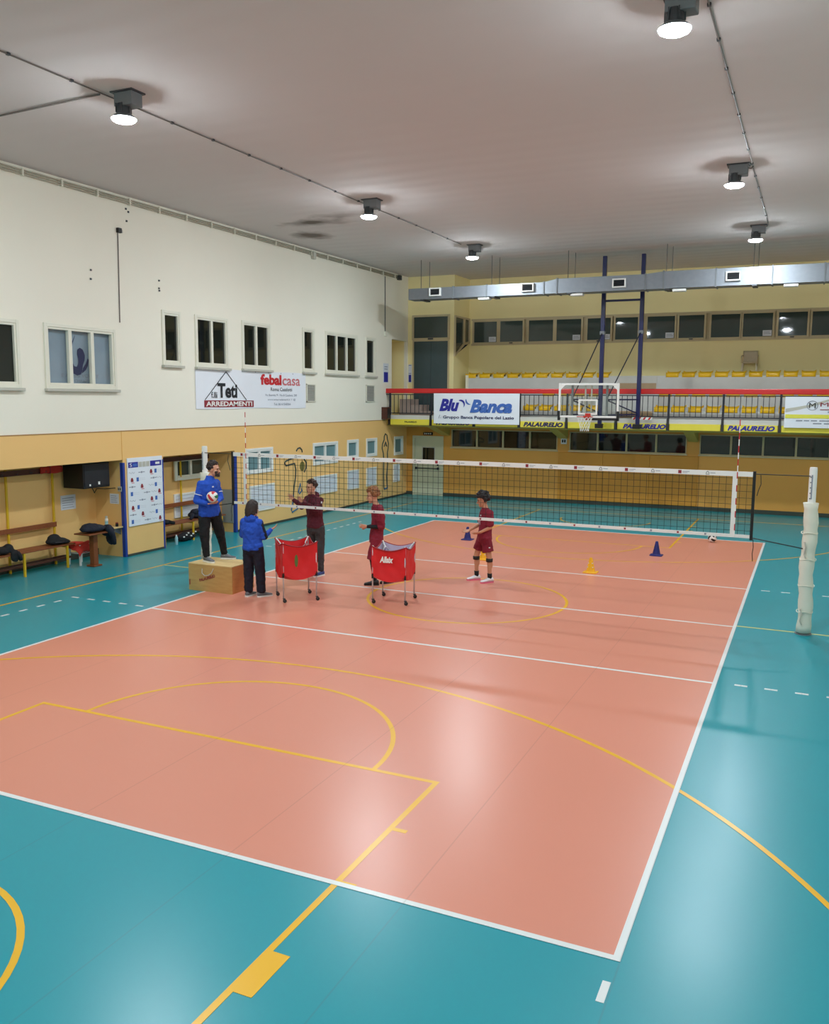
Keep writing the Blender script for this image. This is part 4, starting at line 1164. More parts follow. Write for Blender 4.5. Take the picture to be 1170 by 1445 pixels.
def net_post(x, label, lean):
    t = thing('net_post', label, 'net post', (x, 0.03, 0), 'volleyball net posts')
    obj('pole', MB().lathe([(0.055, 0), (0.055, 2.5), (0.05, 2.53)], (x, 0.03, 0), 20), M_WHITE, t, smooth=False)
    obj('base_plate', MB().lathe([(0.12, 0.0), (0.12, 0.012), (0.08, 0.02)], (x, 0.03, 0.0), 20), M_GREY, t)
    def pad(r0):
        rl = []
        for i in range(21):
            z = 0.03 + 1.97 * i / 20
            rr = 0.10 + 0.008 * math.sin(i * 1.9) + (0.006 if i % 5 == 0 else 0)
            rl.append(((x + lean * 0.012 * math.sin(i * 0.5), 0.03, z), (rr, 0, 0), (0, rr, 0)))
        return MB().rings(rl, 24)
    pd = obj('padding', pad(0), M_PADW, t, smooth=True, label='cream foam padding sleeve')
    for z in (0.35, 0.75, 1.15, 1.55):
        obj('strap', MB().tube([(x + 0.112 * math.cos(a), 0.03 + 0.112 * math.sin(a), z + 0.01 * math.sin(3 * a)) for a in [2 * math.pi * k / 24 for k in range(24)]], 0.007, 5, closed=True), M_PADW, pd)
    for z in (0.3, 1.32):
        obj('lace', MB().tube([(x - 0.06, 0.03 - 0.10, z + 0.1), (x - 0.04, 0.03 - 0.118, z + 0.02), (x - 0.055, 0.03 - 0.115, z - 0.08), (x - 0.03, 0.03 - 0.118, z - 0.14)], 0.012, 6), M_SILL, pd)
    obj('height_scale', MB().box(x - 0.02, x - 0.002, -0.029, -0.024, 2.06, 2.42), M_PAPERINK, t)
    for k in range(5):
        obj('bolt', MB().box(x - 0.035, x - 0.022, -0.026, -0.015, 2.06 + 0.08 * k, 2.075 + 0.08 * k), M_DGREY, t)
    obj('winch', MB().box(x - 0.03, x + 0.05, 0.08, 0.14, 1.2, 1.42).tube([(x + 0.01, 0.14, 1.3), (x + 0.01, 0.19, 1.3), (x + 0.09, 0.19, 1.3)], 0.01, 6), M_GREY, t)
    return t
net_post(PRX, 'white padded net post standing at the right of the court', 1)
net_post(PLX, 'white padded net post behind the wooden box', -1)

# ==================================================================== BANNERS AND FIGURES ON THE LEFT WALL
UY, VZ = (0, 1, 0), (0, 0, 1)
XW = XL + 0.012
b3 = thing('advertising_banner', 'long white banner with a triangle roof drawing on the white wall', 'banner', (XL, 5.45, 3.22))
obj('cloth', MB().grid(lambda u, v: Vector((XL + 0.012 + 0.004 * math.sin(u * 23), 2.95 + 5.03 * u, 3.22 + 0.985 * v + 0.012 * math.sin(u * 9) * (1 if v > 0.5 else -1))), 50, 6), M_BANNER, b3, solid=0.004)
XP = XL + 0.021
obj('print_block', MB().box(XP - 0.002, XP, 3.26, 5.34, 3.26, 3.43), M_INKRED, b3)
text_print('lettering', 'ARREDAMENTI', b3, (XP - 0.003, 3.33, 3.285), UY, VZ, 1.94, 0.12, M_WHITE, bold=0.03)
roof = MB()
for a, b in (((3.29, 3.44), (4.16, 4.15)), ((4.16, 4.15), (5.02, 3.44))):
    roof.bar((XP, a[0], a[1]), (XP, b[0], b[1]), 0.002, 0.022)
obj('roof_drawing', roof, M_INKBLACK, b3)
text_print('lettering', 'Teti', b3, (XP - 0.003, 3.80, 3.49), UY, VZ, 0.82, 0.37, M_INKBLACK, bold=0.035)
text_print('lettering', 'f.lli', b3, (XP - 0.003, 3.54, 3.49), UY, VZ, 0.24, 0.15, M_INKBLACK, bold=0.01)
text_print('lettering', 'febal', b3, (XP - 0.003, 5.67, 3.85), UY, VZ, 1.02, 0.29, M_INKBR, bold=0.045, label='red lettering')
text_print('lettering', 'casa', b3, (XP - 0.003, 6.74, 3.85), UY, VZ, 0.92, 0.20, M_INKPINK, bold=0.015, label='pale red lettering')
text_print('lettering', 'Roma Casalotti', b3, (XP - 0.003, 6.15, 3.69), UY, VZ, 1.08, 0.10, M_INKBLACK)
text_print('lettering', 'Via Boemia, 9 - Via di Casalotti, 200', b3, (XP - 0.003, 5.88, 3.54), UY, VZ, 1.6, 0.07, M_PAPERINK)
text_print('lettering', 'www.tetiarredamenti.it  f  @', b3, (XP - 0.003, 6.0, 3.42), UY, VZ, 1.4, 0.065, M_PAPERINK)
text_print('lettering', 'Tel. 06 61568266', b3, (XP - 0.003, 6.3, 3.30), UY, VZ, 0.85, 0.065, M_PAPERINK)
for i in range(9):
    obj('eyelet', MB().box(XP - 0.004, XP + 0.001, 3.0 + 0.61 * i, 3.02 + 0.61 * i, 4.17, 4.19), M_DGREY, b3)

M_OUTL = mat('dark_green_outline', (40, 62, 60), rough=0.5)
M_OUTB = mat('blue_outline', (40, 96, 140), rough=0.5)
def fig_map(pts):       # picture-plane sketch points turned into wall positions (y, z)
    return pts
fg = thing('wall_figure', 'outlined player figure with raised arm and ball painted on apricot wall', 'wall art', (XL + 0.02, 7.2, 0.5), 'outlined athlete figures on the apricot wall')
XF = XL + 0.02
def stroke(par, pts, m, nm='outline', r=0.023):
    return obj(nm, MB().tube([(XF, a, b) for a, b in pts], r, 6), m, par)
stroke(fg, [(7.42, 1.98), (7.50, 2.05), (7.62, 2.07), (7.72, 2.0), (7.74, 1.93)], M_OUTL)
stroke(fg, [(7.40, 1.81), (7.1, 1.77), (6.85, 1.72), (6.80, 1.67), (6.86, 1.59), (7.08, 1.61), (7.32, 1.63), (7.38, 1.45), (7.36, 1.22), (7.28, 0.95), (7.24, 0.72)], M_OUTL)
stroke(fg, [(7.66, 1.82), (7.82, 1.75), (7.95, 1.62), (7.94, 1.45), (7.84, 1.34)], M_OUTL)
stroke(fg, [(7.24, 0.72), (7.20, 0.50), (7.12, 0.30), (7.16, 0.22), (7.48, 0.30), (7.52, 0.5), (7.5, 0.62)], M_OUTB)
stroke(fg, [(7.50, 0.75), (7.62, 1.02), (7.7, 0.8), (7.56, 0.72)], M_OUTB)
obj('ball_disc', MB().prism([(7.74 + 0.13 * math.cos(a), 1.52 + 0.14 * math.sin(a)) for a in [2 * math.pi * k / 18 for k in range(18)]], (XL + 0.016, 0, 0), UY, VZ, (1, 0, 0), 0.012), mat('olive_disc', (120, 110, 50), rough=0.6), fg)
fg2 = thing('wall_figure', 'tall narrow outlined standing figure painted near the back corner', 'wall art', (XL + 0.02, 13.2, 0.4), 'outlined athlete figures on the apricot wall')
stroke(fg2, [(13.06, 1.62), (12.97, 1.80), (13.0, 1.95), (13.12, 2.08), (13.13, 2.2), (13.22, 2.29), (13.34, 2.24), (13.38, 2.1), (13.46, 1.95), (13.44, 1.78), (13.38, 1.62)], M_OUTL)
stroke(fg2, [(13.12, 1.85), (13.24, 2.0), (13.34, 1.84), (13.25, 1.9)], M_OUTL)
stroke(fg2, [(13.06, 1.62), (13.1, 1.3), (13.08, 0.9), (13.1, 0.5), (13.12, 0.36)], M_OUTL)
stroke(fg2, [(13.12, 0.36), (13.38, 0.38), (13.36, 0.48)], M_OUTB, r=0.03)
stroke(fg2, [(13.36, 0.48), (13.32, 0.8), (13.4, 1.2), (13.38, 1.62)], M_OUTL)

# ==================================================================== BENCH ALCOVES
def bench(y0, y1, ups, legs, label):
    t = thing('changing_bench', label, 'bench', (-8.65, (y0 + y1) / 2, 0), 'changing benches with yellow steel frames')
    for k in range(3):
        x = -8.78 + 0.14 * k
        obj('seat_slat', MB().box(x, x + 0.12, y0, y1, 0.46, 0.49), M_BROWNB, t, bevel=0.005)
    obj('back_board', MB().box(-8.90, -8.875, y0, y1, 0.80, 0.90), M_BROWNB, t, bevel=0.005)
    hb = obj('hook_board', MB().box(-8.90, -8.875, y0, y1, 1.93, 2.04), M_DKBROWN, t, bevel=0.005)
    y = y0 + 0.15
    while y < y1 - 0.05:
        obj('coat_hook', MB().tube([(-8.875, y, 1.98), (-8.82, y, 1.96), (-8.80, y, 1.99)], 0.008, 6), M_DGREY, hb)
        y += 0.35
    obj('shoe_rail', MB().box(-8.72, -8.69, y0, y1, 0.17, 0.21), M_DKBROWN, t)
    obj('shoe_rail', MB().box(-8.52, -8.49, y0, y1, 0.17, 0.21), M_DKBROWN, t)
    for y in ups:
        obj('upright', MB().box(-8.935, -8.90, y - 0.02, y + 0.02, 0, 2.06), M_YSTEEL, t)
    for y in legs:
        obj('leg', MB().box(-8.42, -8.385, y - 0.02, y + 0.02, 0, 0.46), M_YSTEEL, t)
        obj('cross_tube', MB().box(-8.90, -8.42, y - 0.015, y + 0.015, 0.42, 0.455), M_YSTEEL, t)
    return t
bench(-4.4, -0.82, (-4.3, -3.15, -2.0, -0.85), (-4.3, -3.2, -2.1, -1.02), 'long changing bench with yellow frame left of the sponsor board')
bench(1.78, 4.30, (2.0, 3.2, 4.2), (1.95, 3.0, 4.15), 'changing bench with yellow frame in the alcove right of sponsor board')

def lump(name, blobs, m, label, cat, voxel=0.02, disp=0.03, group=None):
    mb = MB()
    for (c, r) in blobs:
        mb.ellipsoid(c, (r[0], 0, 0), (0, r[1], 0), (0, 0, r[2]), 12, 7)
    t = thing(name, label, cat, (blobs[0][0][0], blobs[0][0][1], min(c[2] - r[2] for c, r in blobs)), group)
    remeshed('cloth', mb, m, t, voxel, 3, disp, 0.12)
    return t
M_NAVYCL = cloth('navy_cloth', (24, 28, 44))
M_BLACKCL = cloth('black_cloth', (20, 20, 24))
M_REDCL = cloth('red_cloth', (196, 50, 36))
j = lump('jacket', [((-8.56, -1.15, 0.56), (0.17, 0.26, 0.07)), ((-8.6, -1.18, 0.62), (0.10, 0.14, 0.09)), ((-8.5, -0.98, 0.53), (0.10, 0.12, 0.04))], M_BLACKCL, 'black jacket heaped on the end of the long bench', 'jacket')
obj('zip', MB().tube([(-8.42, -1.3, 0.56), (-8.39, -1.15, 0.55), (-8.42, -1.0, 0.535)], 0.006, 5), M_DGREY, j)
j = lump('jacket', [((-8.55, -2.5, 0.56), (0.17, 0.16, 0.08)), ((-8.5, -2.38, 0.60), (0.12, 0.10, 0.09)), ((-8.37, -2.34, 0.46), (0.05, 0.10, 0.13))], M_BLACKCL, 'black jacket hanging over the bench at the left picture edge', 'jacket')
obj('sleeve', MB().tube([(-8.36, -2.3, 0.52), (-8.33, -2.26, 0.44), (-8.33, -2.24, 0.36)], [0.05, 0.045, 0.035], 8), M_BLACKCL, j, smooth=True)
j = lump('jacket', [((-8.6, 1.98, 0.57), (0.15, 0.16, 0.08)), ((-8.5, 2.1, 0.55), (0.12, 0.14, 0.06))], M_BLACKCL, 'dark jacket on the alcove bench beside the sponsor board', 'jacket')
obj('sleeve', MB().tube([(-8.42, 2.12, 0.56), (-8.38, 2.2, 0.53), (-8.37, 2.26, 0.52)], [0.045, 0.04, 0.035], 8), M_BLACKCL, j, smooth=True)
j = lump('jacket', [((-8.6, 3.4, 0.58), (0.16, 0.32, 0.09)), ((-8.55, 3.3, 0.66), (0.12, 0.18, 0.08)), ((-8.42, 3.55, 0.42), (0.06, 0.16, 0.2)), ((-8.40, 3.6, 0.2), (0.05, 0.12, 0.14))], M_NAVYCL, 'navy jacket draped over the alcove bench behind the net post', 'jacket')
obj('sleeve', MB().tube([(-8.5, 3.1, 0.62), (-8.44, 3.0, 0.56), (-8.42, 2.93, 0.53)], [0.05, 0.045, 0.035], 8), M_NAVYCL, j, smooth=True)
j = lump('sports_bag', [((-8.5, 2.75, 0.11), (0.17, 0.28, 0.11)), ((-8.5, 3.0, 0.10), (0.14, 0.16, 0.09))], M_BLACKCL, 'black and white sports bag on the floor under the alcove bench', 'bag')
for k in range(6):
    obj('white_patch', MB().ellipsoid((-8.35 + 0.012 * (k % 2), 2.58 + 0.085 * k, 0.13 + 0.04 * (k % 3)), (0.022, 0, 0), (0, 0.028, 0), (0, 0, 0.02), 8, 5), M_WPLASTIC, j)
bt_ = thing('water_bottle', 'pale blue water bottle standing on the floor by the sports bag', 'bottle', (-8.27, 2.2, 0))
M_PALEB = mat('pale_blue_plastic', (150, 196, 206), rough=0.3)
obj('body', MB().lathe([(0.035, 0), (0.037, 0.01), (0.037, 0.17), (0.028, 0.20), (0.016, 0.215)], (-8.27, 2.2, 0), 16), M_PALEB, bt_, smooth=True)
obj('cap', MB().lathe([(0.018, 0.212), (0.018, 0.24), (0.015, 0.243)], (-8.27, 2.2, 0), 12), M_WPLASTIC, bt_)

# wooden pedestal table with a coat, white stool with a red cloth
t = thing('pedestal_table', 'small brown wooden pedestal table holding a dark coat', 'table', (-8.05, -0.66, 0))
obj('base', MB().box(-8.15, -7.93, -0.77, -0.55, 0, 0.035), M_BROWNB, t, bevel=0.008)
obj('column', MB().box(-8.10, -7.98, -0.72, -0.60, 0.035, 0.68), M_BROWNB, t, bevel=0.008)
obj('table_top', MB().box(-8.28, -7.86, -0.95, -0.35, 0.68, 0.71), M_BROWNB, t, bevel=0.008)
mb = MB()
mb.ellipsoid((-8.05, -0.66, 0.79), (0.2, 0, 0), (0, 0.32, 0), (0, 0, 0.075), 14, 7)
mb.ellipsoid((-8.07, -0.72, 0.84), (0.14, 0, 0), (0, 0.2, 0), (0, 0, 0.06), 14, 7)
mb.ellipsoid((-8.02, -0.28, 0.70), (0.16, 0, 0), (0, 0.12, 0), (0, 0, 0.13), 14, 7)
mb.ellipsoid((-8.0, -0.20, 0.55), (0.12, 0, 0), (0, 0.08, 0), (0, 0, 0.17), 14, 7)
ct = thing('coat', 'dark navy padded coat draped over the small wooden pedestal table', 'coat', (-8.05, -0.5, 0.71))
remeshed('cloth', mb, M_NAVYCL, ct, 0.018, 3, 0.03, 0.1)
obj('sleeve', MB().tube([(-7.86, -0.45, 0.80), (-7.83, -0.34, 0.66), (-7.85, -0.27, 0.50), (-7.87, -0.24, 0.42)], [0.06, 0.06, 0.05, 0.04], 10), M_NAVYCL, ct, smooth=True)
t = thing('plastic_stool', 'white plastic stool under a red cloth beside the bench', 'stool', (-8.47, -0.60, 0))
obj('seat', MB().box(-8.64, -8.3, -0.78, -0.42, 0.40, 0.435), M_WPLASTIC, t, bevel=0.012)
for x in (-8.61, -8.33):
    for y in (-0.75, -0.45):
        obj('leg', MB().bar((x + (0.02 if x > -8.5 else -0.02), y + (0.02 if y > -0.6 else -0.02), 0), (x, y, 0.40), 0.035), M_WPLASTIC, t)
obj('apron', MB().box(-8.345, -8.33, -0.74, -0.46, 0.24, 0.27).box(-8.60, -8.34, -0.755, -0.74, 0.24, 0.27), M_WPLASTIC, t)
rc_ = thing('red_cloth', 'red cloth hanging over the white plastic stool', 'cloth', (-8.47, -0.62, 0.44))
obj('cloth', MB().grid(lambda u, v: Vector((-8.62 + 0.34 * u + (0.05 if u > 0.85 else 0), -0.86 + 0.46 * v, 0.452 + 0.02 * math.sin(7 * u + 4 * v) - (0.16 * max(0, (u - 0.8) / 0.2)) - 0.1 * max(0, (0.2 - v) / 0.2))), 16, 16), M_REDCL, rc_, smooth=True, solid=0.01)
obj('hem', MB().tube([(-8.24, -0.84 + 0.08 * k, 0.28 + 0.012 * math.sin(3 * k)) for k in range(6)], 0.008, 5), M_REDCL, rc_)
# shelf with spray can, socket, papers, speaker
t = thing('wall_shelf', 'light wooden shelf at the alcove end beside the sponsor board', 'shelf', (-8.5, 0.2, 0.64))
obj('shelf_board', MB().box(-8.88, -8.22, -0.02, 0.415, 0.66, 0.69), M_PLYTOP, t, bevel=0.004)
obj('bracket', MB().prism([(0.415, 0.66), (0.415, 0.5), (0.05, 0.66)], (-8.8, 0, 0), UY, VZ, (1, 0, 0), 0.02), M_GREY, t)
obj('bracket', MB().prism([(0.415, 0.66), (0.415, 0.5), (0.05, 0.66)], (-8.32, 0, 0), UY, VZ, (1, 0, 0), 0.02), M_GREY, t)
t = thing('spray_can', 'white spray can with pale label standing on wooden shelf', 'spray can', (-8.5, 0.2, 0.69))
obj('body', MB().lathe([(0.033, 0), (0.035, 0.006), (0.035, 0.16), (0.022, 0.18)], (-8.5, 0.2, 0.69), 16), M_WPLASTIC, t, smooth=False)
obj('label_band', MB().lathe([(0.0355, 0.04), (0.036, 0.041), (0.036, 0.12), (0.0355, 0.121)], (-8.5, 0.2, 0.69), 16), M_PALEB, t)
obj('cap', MB().lathe([(0.024, 0.178), (0.026, 0.18), (0.026, 0.225), (0.02, 0.23)], (-8.5, 0.2, 0.69), 14), M_SILL, t)
t = thing('small_jar', 'small dark jar at the edge of the wooden shelf', 'jar', (-8.3, 0.3, 0.69))
obj('body', MB().lathe([(0.03, 0), (0.033, 0.01), (0.033, 0.06), (0.026, 0.07)], (-8.3, 0.3, 0.69), 14), M_BLACK, t)
obj('lid', MB().lathe([(0.028, 0.07), (0.028, 0.085), (0.024, 0.088)], (-8.3, 0.3, 0.69), 14), M_INKRED, t)
t = thing('wall_socket', 'pale socket box on alcove side wall above the shelf', 'socket', (-8.27, 0.41, 1.45))
obj('box', MB().box(-8.32, -8.22, 0.38, 0.418, 1.45, 1.56), M_SILL, t, bevel=0.006)
for dx in (-0.025, 0.025):
    obj('hole', MB().box(-8.27 + dx - 0.014, -8.27 + dx + 0.014, 0.378, 0.38, 1.48, 1.53), M_BLACK, t)
t = thing('wall_notice', 'white printed sheet on the alcove back wall above the bench', 'notice', (-8.99, -0.38, 1.1))
obj('sheet', MB().box(-8.998, -8.992, -0.58, -0.17, 1.10, 1.41), M_PAPER, t)
for k in range(5):
    obj('print', MB().box(-8.992, -8.990, -0.54, -0.22 - 0.03 * (k % 2), 1.14 + 0.05 * k, 1.152 + 0.05 * k), M_PAPERINK, t)
t = thing('wall_notice', 'small white printed sheet on the alcove side wall above shelf', 'notice', (-8.45, 0.415, 1.17))
obj('sheet', MB().box(-8.58, -8.33, 0.412, 0.418, 1.17, 1.39), M_PAPER, t)
for k in range(4):
    obj('print', MB().box(-8.55, -8.37 - 0.02 * (k % 2), 0.410, 0.412, 1.20 + 0.045 * k, 1.212 + 0.045 * k), M_PAPERINK, t)
t = thing('loudspeaker', 'big black loudspeaker box hung high in the bench alcove', 'loudspeaker', (-8.6, -0.2, 1.58))
obj('cabinet', MB().prism([(-8.93, -0.55), (-8.36, -0.55), (-8.36, 0.2), (-8.55, 0.25), (-8.93, 0.05)], (0, 0, 1.58), (1, 0, 0), UY, VZ, 0.53), M_BLACK, t, bevel=0.015)
obj('grille', MB().box(-8.36, -8.35, -0.52, 0.17, 1.62, 2.07), M_INKBLACK, t)
obj('badge', MB().box(-8.35, -8.344, -0.40, -0.36, 1.63, 1.67), M_WHITE, t)
obj('badge', MB().box(-8.35, -8.344, -0.15, -0.10, 1.65, 1.71), M_WHITE, t)
obj('bracket', MB().box(-9.0, -8.93, -0.25, -0.05, 1.6, 1.75), M_GREY, t)
obj('cable', MB().tube([(-8.7, 0.0, 1.58), (-8.68, 0.05, 1.47), (-8.72, 0.1, 1.42), (-8.66, 0.12, 1.52), (-8.6, 0.3, 1.50), (-8.4, 0.4, 1.52)], 0.009, 6), M_BLACK, t)
t = thing('folded_banner', 'rolled red cloth lying along the hook board beside the loudspeaker', 'cloth', (-8.85, -0.8, 2.05))
obj('cloth', MB().rings([((-8.84, y, 2.0), (0.03 + 0.01 * math.sin(9 * y), 0, 0), (0, 0, 0.075 + 0.01 * math.sin(13 * y))) for y in [-1.2 + 0.06 * k for k in range(10)]], 12), M_REDCL, t, smooth=True)
obj('tie', MB().box(-8.88, -8.80, -1.0, -0.98, 1.92, 2.08), M_INKRED, t)
obj('gray_panel', MB().box(-8.60, -8.24, 4.425, 4.455, 0.25, 1.12), mat('grey_board', (150, 152, 146), rough=0.6), wall_left)

# ---- sponsor board on the pillar
t = thing('sponsor_board', 'white press board with rows of small logos on the pillar', 'board', (XL + 0.02, 1.09, 0.66))
X0 = XL + 0.02
obj('panel', MB().box(X0, X0 + 0.02, 0.53, 1.65, 0.66, 2.17), M_BANNER, t, bevel=0.003)
XQ = X0 + 0.022
def q(y0, y1, z0, z1, m, nm='print'):
    return obj(nm, MB().box(XQ - 0.002, XQ, y0, y1, z0, z1), m, t)
q(0.555, 0.86, 1.955, 2.075, M_INKBLUE, 'header_block'); q(1.25, 1.62, 1.955, 2.075, M_INKBLUE, 'header_block')
for k in range(3):
    q(0.88 + 0.12 * k, 0.985 + 0.12 * k, 1.955, 2.07, M_SILL, 'header_block')
text_print('lettering', 'S', t, (XQ, 0.6, 1.975), UY, VZ, 0.07, 0.08, M_WHITE, lift=0.001)
obj('print', MB().box(XQ, XQ + 0.001, 0.70, 0.83, 1.98, 2.04), M_INKSKY, t)
obj('print', MB().box(XQ, XQ + 0.001, 1.42, 1.56, 1.99, 2.04), M_WHITE, t)
def red_arch(y, z):
    obj('red_logo', MB().prism([(y - 0.04, z - 0.045), (y + 0.04, z - 0.045), (y + 0.04, z + 0.0), (y + 0.02, z + 0.045), (y - 0.02, z + 0.045), (y - 0.04, z)], (XQ - 0.002, 0, 0), UY, VZ, (1, 0, 0), 0.002), M_INKRED, t)
    q(y - 0.02, y + 0.07, z - 0.075, z - 0.06, M_INKPINK)
def blue_sq(y, z):
    q(y - 0.035, y + 0.035, z - 0.045, z + 0.045, M_INKSKY, 'blue_logo')
    for k in range(2):
        q(y + 0.06, y + 0.24, z - 0.02 + 0.035 * k, z - 0.012 + 0.035 * k, M_PAPER)
def grey_mark(y, z):
    q(y - 0.1, y - 0.03, z - 0.008, z + 0.008, M_PAPERINK); q(y - 0.02, y + 0.02, z - 0.02, z + 0.02, M_PAPERINK); q(y + 0.03, y + 0.1, z - 0.008, z + 0.008, M_PAPERINK)
def script_mark(y, z):
    obj('print', MB().tube([(XQ - 0.001, y - 0.09 + 0.18 * k / 8, z + 0.018 * math.sin(k * 1.7)) for k in range(9)], 0.003, 4), M_PAPERINK, t)
rows = ['sgrb', 'rb.gs', 'grsb', 'b.gsr', 'sgrb', 'rb.gs', 'grsb', 'b.gsr']
for i, rw in enumerate(rows):
    z = 1.84 - 0.155 * i
    n_ = len(rw)
    for k, ch in enumerate(rw):
        y = 0.66 + 0.92 * k / (n_ - 1) if ch != 'b' else 0.64 + 0.78 * k / (n_ - 1)
        {'s': script_mark, 'g': grey_mark, 'r': red_arch, 'b': blue_sq, '.': lambda a, b: None}[ch](min(y, 1.53), z)

# ==================================================================== WOODEN BOX, CARTS, CONES, BALLS
t = thing('wooden_box', 'plywood jump box with red stencil lettering and rope handle', 'box', (-4.35, -1.27, 0))
wx0, wx1, wy0, wy1, wh = -4.83, -3.87, -1.6, -0.93, 0.505
fp = obj('front_panel', MB().box(wx0, wx1, wy0, wy0 + 0.018, 0, wh - 0.018), M_PLY, t, bevel=0.003)
obj('back_panel', MB().box(wx0, wx1, wy1 - 0.018, wy1, 0, wh - 0.018), M_PLY, t, bevel=0.003)
obj('side_panel', MB().box(wx0, wx0 + 0.018, wy0 + 0.018, wy1 - 0.018, 0, wh - 0.018), M_PLY, t, bevel=0.003)
obj('side_panel', MB().box(wx1 - 0.018, wx1, wy0 + 0.018, wy1 - 0.018, 0, wh - 0.018), wood('plywood_side', (216, 150, 84), (190, 120, 62), stretch=(2, 2, 10)), t, bevel=0.003)
obj('lid', MB().box(wx0, wx1, wy0, wy1, wh - 0.018, wh), M_PLYTOP, t, bevel=0.004)
cs, sn = math.cos(0.32), math.sin(0.32)
text_print('lettering', 'PALAURELIO', fp, (-4.58, wy0, 0.17), (cs, 0, sn), (-sn, 0, cs), 0.37, 0.055, M_INKRED, bold=0.04, shear=0.1)
obj('rope_handle', MB().tube([(-4.52, wy0 - 0.004, 0.42), (-4.51, wy0 - 0.022, 0.34), (-4.45, wy0 - 0.028, 0.30), (-4.37, wy0 - 0.028, 0.31), (-4.30, wy0 - 0.022, 0.36), (-4.27, wy0 - 0.004, 0.44)], 0.008, 6), M_SILL, fp)
obj('red_mark', MB().box(-4.815, -4.795, wy0 - 0.002, wy0, 0.1, 0.2), M_INKRED, fp)

M_REDBAG = mat('red_nylon', (212, 24, 32), rough=0.5, var=0.08, scale=5, bump=0.35, bscale=8)
M_LINING = mat('lilac_lining', (190, 176, 200), rough=0.6)
M_ALU = mat('aluminium_tube', (196, 197, 200), rough=0.35, metal=0.25)
def cart(cx, cy, ang, label, cat='ball cart', top=1.02, lining=None):
    t = thing('ball_cart', label, cat, (0, 0, 0), 'red folding ball carts')
    h = 0.29
    cor = [(-h, -h), (h, -h), (h, h), (-h, h)]
    for (x, y) in cor:
        lg = obj('leg', MB().tube([(x, y, 0.06), (x, y, top)], 0.0125, 10), M_ALU, t, smooth=True)
        obj('caster_wheel', MB().rings([((x + 0.02, y + d, 0.032), (0.032, 0, 0), (0, 0, 0.032)) for d in (-0.012, 0.012)], 16), M_BLACK, lg)
        obj('caster_fork', MB().box(x - 0.004, x + 0.028, y - 0.018, y - 0.014, 0.03, 0.075).box(x - 0.004, x + 0.028, y + 0.014, y + 0.018, 0.03, 0.075).box(x - 0.014, x + 0.028, y - 0.018, y + 0.018, 0.068, 0.08), M_DGREY, lg)
        obj('tube_collar', MB().lathe([(0.02, 0.44), (0.02, 0.52)], (x, y, 0), 10), M_BLACK, lg)
    for i in range(4):
        a, b = cor[i], cor[(i + 1) % 4]
        obj('scissor_bar', MB().bar((a[0] * 0.84, a[1] * 0.84, 0.5), (b[0] * 0.84, b[1] * 0.84, 0.93), 0.012), M_ALU, t)
        obj('scissor_bar', MB().bar((b[0] * 0.81, b[1] * 0.81, 0.5), (a[0] * 0.81, a[1] * 0.81, 0.93), 0.012), M_ALU, t)
    k = 1.05
    def wall(i, off):
        a, b = Vector(cor[i]) * k, Vector(cor[(i + 1) % 4]) * k
        nrm = Vector(((a + b) / 2)).normalized()
        def fn(u, v):
            p = a.lerp(b, u)
            sag = math.sin(math.pi * u)
            zt = top - 0.075 * sag; zb = 0.50 - 0.11 * sag
            p = p - nrm * (0.03 * sag * math.sin(math.pi * v) + off + 0.008 * math.sin(u * 17 + i) * math.sin(v * 9))
            return Vector((p.x, p.y, zt + (zb - zt) * v))
        return fn
    for i in range(4):
        obj('bag_side', MB().grid(wall(i, 0.0), 16, 10), M_REDBAG, t, smooth=True, label='red nylon bag side')
        obj('bag_lining', MB().grid(wall(i, 0.012), 16, 10), lining or M_LINING, t, smooth=True)
        fn = wall(i, -0.004)
        obj('top_hem', MB().tube([fn(u / 12, 0) for u in range(13)], 0.011, 6), mat('dark_red_hem', (150, 18, 28), rough=0.6), t, smooth=True)
    def bot(u, v):
        x, y = (u - 0.5) * 2 * h * k, (v - 0.5) * 2 * h * k
        s = 1 - (1 - math.sin(math.pi * u)) * (1 - math.sin(math.pi * v))
        return Vector((x, y, 0.50 - 0.11 * s - 0.05 * math.sin(math.pi * u) * math.sin(math.pi * v)))
    obj('bag_bottom', MB().grid(bot, 14, 14), M_REDBAG, t, smooth=True)
    for (x, y) in cor:
        obj('corner_tie', MB().bar((x * 0.75, y * 0.75, top - 0.10), (x, y, top + 0.005), 0.016), M_WPLASTIC, t)
    return t
def place(t, x, y, a):
    t.location = (x, y, 0); t.rotation_euler = (0, 0, a)
    ORG[t.name] = Vector((0, 0, 0))
c1 = cart(0, 0, 0, 'red ball cart with olive mark standing in front of maroon-jacket man', top=1.04, lining=M_REDBAG)
obj('olive_mark', MB().ellipsoid((-0.06, -0.283, 0.72), (0.03, 0, 0), (0, 0.004, 0), (0, 0, 0.11), 12, 7), M_INKGREEN, c1)
place(c1, -2.70, -1.32, math.radians(45))
c2 = cart(0, 0, 0, 'red ball cart with white lettering and pale lining, nearer the centre', top=1.0)
text_print('lettering', 'Allsix', c2, (-0.16, -0.297, 0.72), (1, 0, 0), (0, 0, 1), 0.24, 0.11, M_WHITE, bold=0.05, shear=0.2, lift=0.004)
place(c2, -1.08, -0.74, math.radians(9))

